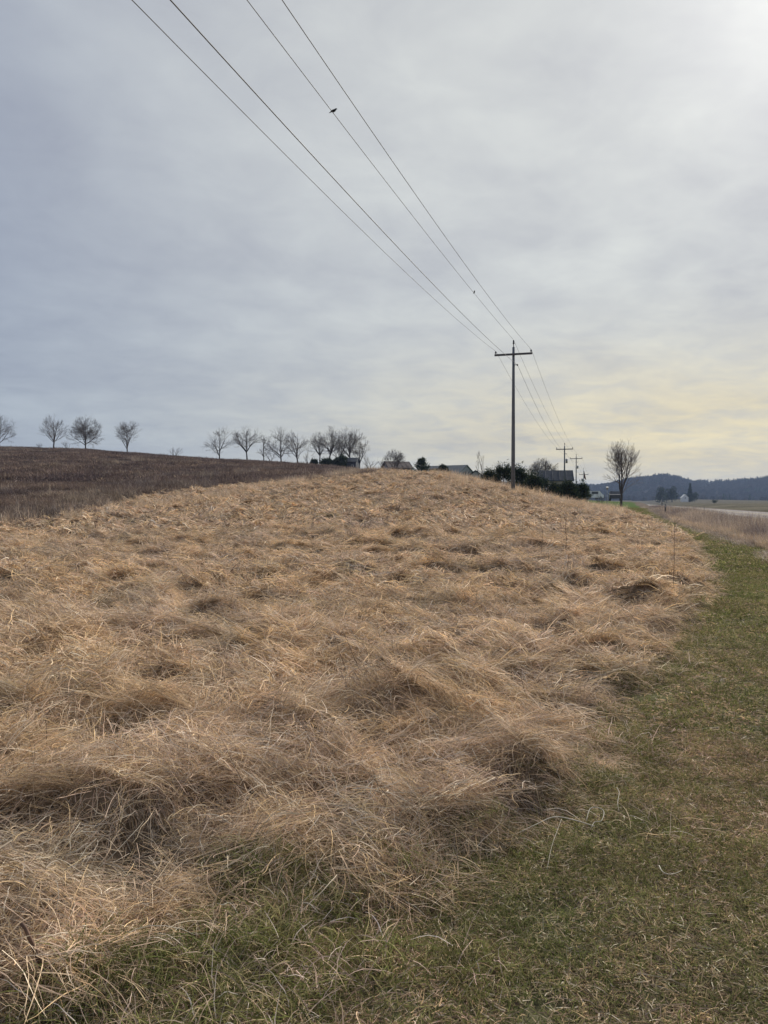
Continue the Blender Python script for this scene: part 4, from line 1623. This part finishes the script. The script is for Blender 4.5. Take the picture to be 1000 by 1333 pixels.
# nest box on a post
g = G(790.5, 100)
o = thing('nest_box', 'pale nest box on a thin post on the lawn left of the budding tree', 'nest box', g)
zt = EYE + ray(790, 637)[1] * 100 - g[2]
MB().tube([(0, 0, -0.1), (0, 0, zt)], 0.045, 8).build('post', M_wall_grey, o)
MB().box((0, 0, zt + 0.12), (0.22, 0.2, 0.28)).build('box', M_wall_tan, o)
MB().box((0, -0.02, zt + 0.29), (0.3, 0.28, 0.05), Matrix.Rotation(0.2, 3, 'X')).build('lid', M_white, o)

# roadside marker posts
for (px, Y, h, lb) in [(866.5, 62, 1.0, 'short dark marker post at the near edge of the road'), (917, 140, 0.9, 'small marker post on the far verge of the road'), (862, 108, 1.0, 'farther short marker post left of the near one')]:
    g = G(px, Y)
    o = thing('marker_post', lb, 'post', g, 0, 'marker posts along the road')
    MB().box((0, 0, h / 2 - .1), (0.11, 0.04, h + .2)).build('post', M_arm, o)
    MB().box((0, -0.025, h - .15), (0.09, 0.01, 0.16)).build('reflector', M_steel, o)


# ------------------------------------------------------------------ single stalks and sticks
def stalk(name, label, pts, radii, mat, cat, group=None, seeds=0, branches=0, seed=0):
    pts = [Vector(tuple(map(float, p))) for p in pts]
    o = thing(name, label, cat, pts[0], 0, group)
    R = random.Random(seed)
    loc = [p - pts[0] for p in pts]
    MB().tube(loc, radii, 6).build('stem', mat, o, True)
    if branches:
        for i in range(branches):
            k = R.uniform(0.45, 0.97)
            j = min(int(k * (len(loc) - 1)), len(loc) - 2)
            f = k * (len(loc) - 1) - j
            p = loc[j].lerp(loc[j + 1], f)
            dd = Vector((R.uniform(-1, 1), R.uniform(-1, 1), R.uniform(0.6, 1.6))).normalized() * R.uniform(.04, .10)
            MB().tube([p, p + dd * .5, p + dd + Vector((0, 0, .01))], [radii[-1] * .8, radii[-1] * .7, radii[-1] * 1.5], 4).build('side_twig', mat, o)
    return o


def upright(px, base, top, lb, lean=0.0, r=0.004, mat=None, br=4, name='dry_stalk', cat='dry stalk', group='upright dry stalks in the matted grass', seed=1):
    g = hit(px, base)
    g = np.array([g[0], g[1], float(height(np.array([g[0]]), np.array([g[1]]))[0]) - 0.03])
    H = (base - top) / F * g[1]
    R = random.Random(seed)
    pts = [(g[0] + lean * H * t + R.gauss(0, .008) * H, g[1], g[2] + H * t * 1.04) for t in (0, .25, .5, .75, 1)]
    return stalk(name, lb, pts, [r, r * .9, r * .8, r * .65, r * .45], mat or M_stalk, cat, group, branches=br, seed=seed)


upright(877, 800, 698, 'tallest thin dark stalk, standing at the right edge of the dry bank', 0.0, 0.0042, br=6, seed=2)
upright(836, 800, 762, 'short dark stalk left of the tallest one', 0.1, 0.007, br=2, seed=3)
upright(829, 812, 775, 'thin short stalk beside the short dark one', 0.02, 0.004, br=2, seed=4)
upright(737, 735, 680, 'thin dark stalk on the upper right of the bank', 0.0, 0.008, br=4, seed=5)
upright(136, 812, 780, 'thin reddish stalk leaning in the left part of the bank', -0.25, 0.006, br=1, seed=6)
upright(62, 1018, 965, 'thin dark stalk near the left edge of the photo', -0.02, 0.0035, br=1, seed=7)
upright(704, 730, 690, 'faint thin stalk left of the upper right one', 0.05, 0.007, br=3, seed=8)
upright(262, 762, 735, 'thin stalk in the far left middle of the bank', 0.05, 0.007, br=2, seed=9)
upright(120, 700, 672, 'forked reddish twig near the brown field', 0.3, 0.012, br=4, seed=10)
# broken stick
g = hit(62, 1303)
gz = float(height(np.array([g[0]]), np.array([g[1]]))[0])
stalk('broken_stick', 'short broken brown stick poking out at the lower left corner', [(g[0], g[1], gz), (g[0] - 0.03, g[1] - .02, gz + .11), (g[0] - 0.055, g[1] - .03, gz + .185), (g[0] - 0.067, g[1] - .03, gz + .20)],
      [0.008, .0072, .006, .0065], M_stalk, 'stick')


def lying(px_list, lift, radii, lb, name='pale_stalk', mat=None, cat='dry stalk', group=None):
    pts = []
    for (px, py), h in zip(px_list, lift):
        g = hit(px, py)
        pts.append((g[0], g[1], g[2] + 0.03 + h * 0.7))
    P_ = [Vector(p) for p in pts]
    P_ = [P_[0] * 2 - P_[1]] + P_ + [P_[-1] * 2 - P_[-2]]
    out_, rr_ = [], []
    for i in range(1, len(P_) - 2):
        for k in range(5):
            t = k / 5
            a_, b_, c_, d_ = P_[i - 1:i + 3]
            out_.append(0.5 * ((2 * b_) + (c_ - a_) * t + (2 * a_ - 5 * b_ + 4 * c_ - d_) * t * t + (3 * b_ - a_ - 3 * c_ + d_) * t ** 3))
            rr_.append(radii[i - 1] * (1 - t) + radii[i] * t)
    pts = out_ + [P_[-2]]
    radii = rr_ + [radii[-1]]
    return stalk(name, lb, pts, [q * 0.45 for q in radii], mat or M_pale, cat, group)


lying([(640, 1108), (670, 1103), (697, 1092), (722, 1085), (750, 1088), (774, 1092)], [.02, .03, .05, .06, .05, .04], [.003, .004, .0045, .006, .006, .005],
      'long bleached stalk lying from the dry heap onto the mown grass')
lying([(731, 1086), (725, 1103), (718, 1122), (712, 1150)], [.06, .05, .04, .03], [.002, .0025, .002, .0015], 'thin pale side stem crossing below the long bleached stalk')
lying([(763, 1083), (768, 1074), (778, 1073), (786, 1079), (783, 1088), (774, 1087), (770, 1093)], [.03, .06, .07, .07, .05, .04, .03], [.003, .005, .005, .005, .004, .004, .003],
      'curled dry leaf at the tip of the long bleached stalk', 'dry_leaf', cat='dry leaf')
lying([(806, 1072), (804, 1062), (806, 1052), (803, 1048)], [.03, .05, .07, .08], [.002, .003, .004, .006], 'small pale sprig standing in the mown grass right of the curled leaf', 'dry_leaf', cat='dry leaf')
lying([(858, 1146), (862, 1154), (870, 1158), (880, 1156), (888, 1150)], [.04, .04, .04, .03, .03], [.006, .004, .003, .003, .002], 'curled pale leaf lying alone on the mown grass', 'dry_leaf', cat='dry leaf')
lying([(395, 775), (405, 772), (418, 770)], [.2, .22, .2], [.004, .006, .003], 'short pale straw lying high in the middle of the bank', 'pale_stalk')
lying([(60, 1285), (75, 1292), (90, 1303), (100, 1318)], [.08, .1, .08, .03], [.002, .004, .004, .002], 'arched pale blade beside the broken stick', 'pale_stalk')
lying([(80, 1290), (95, 1280), (105, 1282)], [.06, .1, .08], [.003, .004, .002], 'small arched white blade just right of the broken stick', 'pale_stalk')
lying([(283, 1205), (290, 1213), (300, 1207), (312, 1217)], [.06, .09, .08, .05], [.003, .005, .004, .002], 'bleached bent blade on the edge of the green grass', 'pale_stalk')
lying([(390, 1205), (402, 1208), (415, 1214)], [.06, .08, .05], [.003, .005, .002], 'short bleached blade lying over the green grass', 'pale_stalk')
lying([(800, 872), (812, 868), (822, 873)], [.03, .05, .03], [.003, .005, .003], 'small pale blade on the mown grass beside the bank', 'pale_stalk')
lying([(828, 895), (833, 892), (838, 886)], [.03, .05, .06], [.004, .006, .004], 'small white leaf on the mown grass by the bank foot', 'dry_leaf', cat='dry leaf')

# ------------------------------------------------------------------ wooded hills
prof_px = np.array([-400, 100, 400, 560, 640, 700, 745, 775, 790, 815, 840, 860, 880, 900, 925, 950, 975, 1000, 1060, 1130, 1250, 1500])
prof_py = np.array([640, 636, 634, 634, 633, 630, 629, 629.5, 628, 622, 619.5, 615.5, 618, 624, 625.5, 624, 622, 620, 617, 620, 616, 622]) + 4.0
D0, D1, D2 = 1250.0, 1750.0, 2600.0


def hill_z(x, y):
    px = x / y * F + 500
    ridge = (HORIZON - np.interp(px, prof_px, prof_py)) / F * D1
    base = -8.5
    t = smooth(y, D0, D1)
    a = base + (ridge - base) * t ** 0.8
    back = ridge * (1 - smooth(y, D1, D2)) + base * smooth(y, D1, D2)
    z = np.where(y < D1, a, back)
    return z + 3.0 * perlin(x / 160, y / 160, 95) * smooth(y, D0, D0 + 200)


ys_ = np.linspace(D0 - 60, D2, 60)
us_ = np.linspace(-1.0, 1.1, 160)
Yh = np.repeat(ys_[:, None], 160, 1)
Xh = us_[None] * Yh
Zh = hill_z(Xh, Yh)
Zh[0] -= 6
i = (np.arange(59)[:, None] * 160 + np.arange(159)[None]).ravel()
me = npmesh('hills', np.stack([Xh.ravel(), Yh.ravel(), Zh.ravel()], 1), np.stack([i, i + 1, i + 161, i + 160], 1), M_ground,
            np.tile(np.array([0.045, 0.040, 0.034]), (Xh.size, 1)), True)
tag(link('hills', me), kind='structure')

coll = bpy.data.collections.new('forest_crowns')
r = np.random.default_rng(96)
FC = np.array([(.055, .048, .042), (.045, .040, .036), (.068, .057, .048), (.032, .034, .032)])


def crown(r, n, H, Wd, C, leaf, cone=False, low=False):
    p = r.normal(0, 1, (n, 3))
    p /= np.linalg.norm(p, axis=1)[:, None]
    p *= r.uniform(0.45, 1, n)[:, None] ** 0.5
    if cone:
        t = r.uniform(0, 1, n)
        a = r.uniform(0, 6.283, n)
        q = (1 - t) * Wd / 2 * np.sqrt(r.uniform(.2, 1, n))
        P = np.stack([np.cos(a) * q, np.sin(a) * q, t * H], 1)
    else:
        P = np.stack([p[:, 0] * Wd / 2, p[:, 1] * Wd / 2, H * 0.58 + p[:, 2] * H * .42], 1)
    if low:
        k = r.integers(0, 7, n)
        cc = r.uniform(-1, 1, (7, 3)) * np.array([Wd * .32, Wd * .32, H * .22])
        P = cc[k] + p * np.array([Wd * .26, Wd * .26, H * .28])
        P[:, 2] = np.clip(P[:, 2] + H * .5, 0, H)
    dirs = unit(r.normal(0, 1, 3)) + r.normal(0, 1, (n, 3))
    dirs[:, 2] = np.abs(dirs[:, 2]) + .3
    dirs /= np.linalg.norm(dirs, axis=1)[:, None]
    sd = np.cross(dirs, r.normal(0, 1, (n, 3)))
    sd /= np.linalg.norm(sd, axis=1)[:, None]
    L = leaf * r.uniform(.6, 1.6, n)[:, None]
    w = leaf * .35
    V = np.stack([P - sd * w, P + sd * w, P + dirs * L + sd * w * .4, P + dirs * L - sd * w * .4], 1).reshape(-1, 3)
    return V, np.arange(n * 4).reshape(-1, 4), np.repeat(pick(r, n, C), 4, 0)


for i in range(4):
    template(coll, 'a_bare%d' % i, crown(r, 220, 13, 11, FC, 1.5), M_far)
for i in range(2):
    template(coll, 'b_pine%d' % i, crown(r, 200, 15, 8, EVC, 1.6, True), M_far)
n = 9000
y = r.uniform(D0, D1 + 60, n)
x = r.uniform(-0.25, 0.75, n) * y
z = hill_z(x, y)
idx = r.integers(0, 4, n)
pine = (perlin(x / 150, y / 150, 97) > 0.28) & (r.random(n) < .7)
idx[pine] = r.integers(4, 6, pine.sum())
s = r.uniform(0.45, 0.8, n)
scatter('forest', coll, np.stack([x, y, z - 2.0], 1), np.stack([np.zeros(n), np.zeros(n), r.uniform(0, 6.28, n)], 1), s, idx, 'dark bluish wood covering the distant hills', 'forest')
# hedgerow trees and brush in the valley in front of the hills
n = 900
y = r.uniform(1000, 1240, n)
x = r.uniform(0.1, 0.75, n) * y
k = perlin(x / 60, y / 60, 98) > 0.0
x, y = x[k], y[k]
n = len(x)
scatter('valley_brush', coll, np.stack([x, y, terrain(x, y) - 1.5], 1), np.stack([np.zeros(n), np.zeros(n), r.uniform(0, 6.28, n)], 1), r.uniform(.35, .75, n),
        r.integers(0, 6, n), 'low brush and trees along the foot of the distant hills', 'brush')


def far_tree(px, Y, top, base, wpx, label, seed, cone=False):
    r = np.random.default_rng(seed)
    g = at(px, base, Y)
    g[2] = min(g[2], tz(g[0], Y) + 0.5)
    H = EYE + ray(px, top)[1] * Y - g[2]
    Wd = wpx / F * Y
    o = thing('evergreen_tree', label, 'tree', g, 0, 'dark trees in the valley before the hills')
    MB().tube([(0, 0, -1), (0, 0, H * .8)], [H * .03, H * .01], 6).build('trunk', M_bark, o)
    v, f, c = crown(r, 1100, H, Wd, EVC, H * 0.06, cone, not cone)
    link('crown', npmesh('crown', v, f, M_ever, c), o)


far_tree(862, 640, 634, 650, 14, 'dark round tree at the left of the valley group', 501)
far_tree(875, 650, 631, 650, 15, 'larger dark tree right of the round one in the valley', 502)
far_tree(868, 660, 639, 650, 20, 'low wide dark tree in front of the valley group', 503)
far_tree(898, 640, 630, 651, 10, 'tall dark tree right beside the tiny white house', 504, True)
far_tree(904, 655, 640, 652, 10, 'short dark tree right of the tall one by the white house', 505)
far_tree(930, 420, 650, 656, 7, 'lone dark bush in the pale field beyond the road', 506)

# ------------------------------------------------------------------ haze
HB = MB()
zlo, zhi = -30.0, 95.0
gz_min = float(min(zf.min(), Zh.min()))
zhi = float(max(Zh.max(), zf.max())) + 25
HB.box((0, 2000, (gz_min - 1.0 + zhi) / 2), (27000, 4300, zhi - gz_min + 1.0))
mh, n = new_mat('haze')
pv = n.node('ShaderNodeVolumePrincipled')
pv.inputs['Color'].default_value = (0.52, 0.68, 1.0, 1)
pv.inputs['Density'].default_value = 0.00018
o_ = n.node('ShaderNodeOutputMaterial')
n.put(o_.inputs['Volume'], pv.outputs[0])
haze = HB.build('haze', mh)
tag(haze, 'thin pale blue haze over the whole valley', 'haze', kind='stuff')
print('GROUND z', zf.min(), zf.max(), 'haze top', zhi)
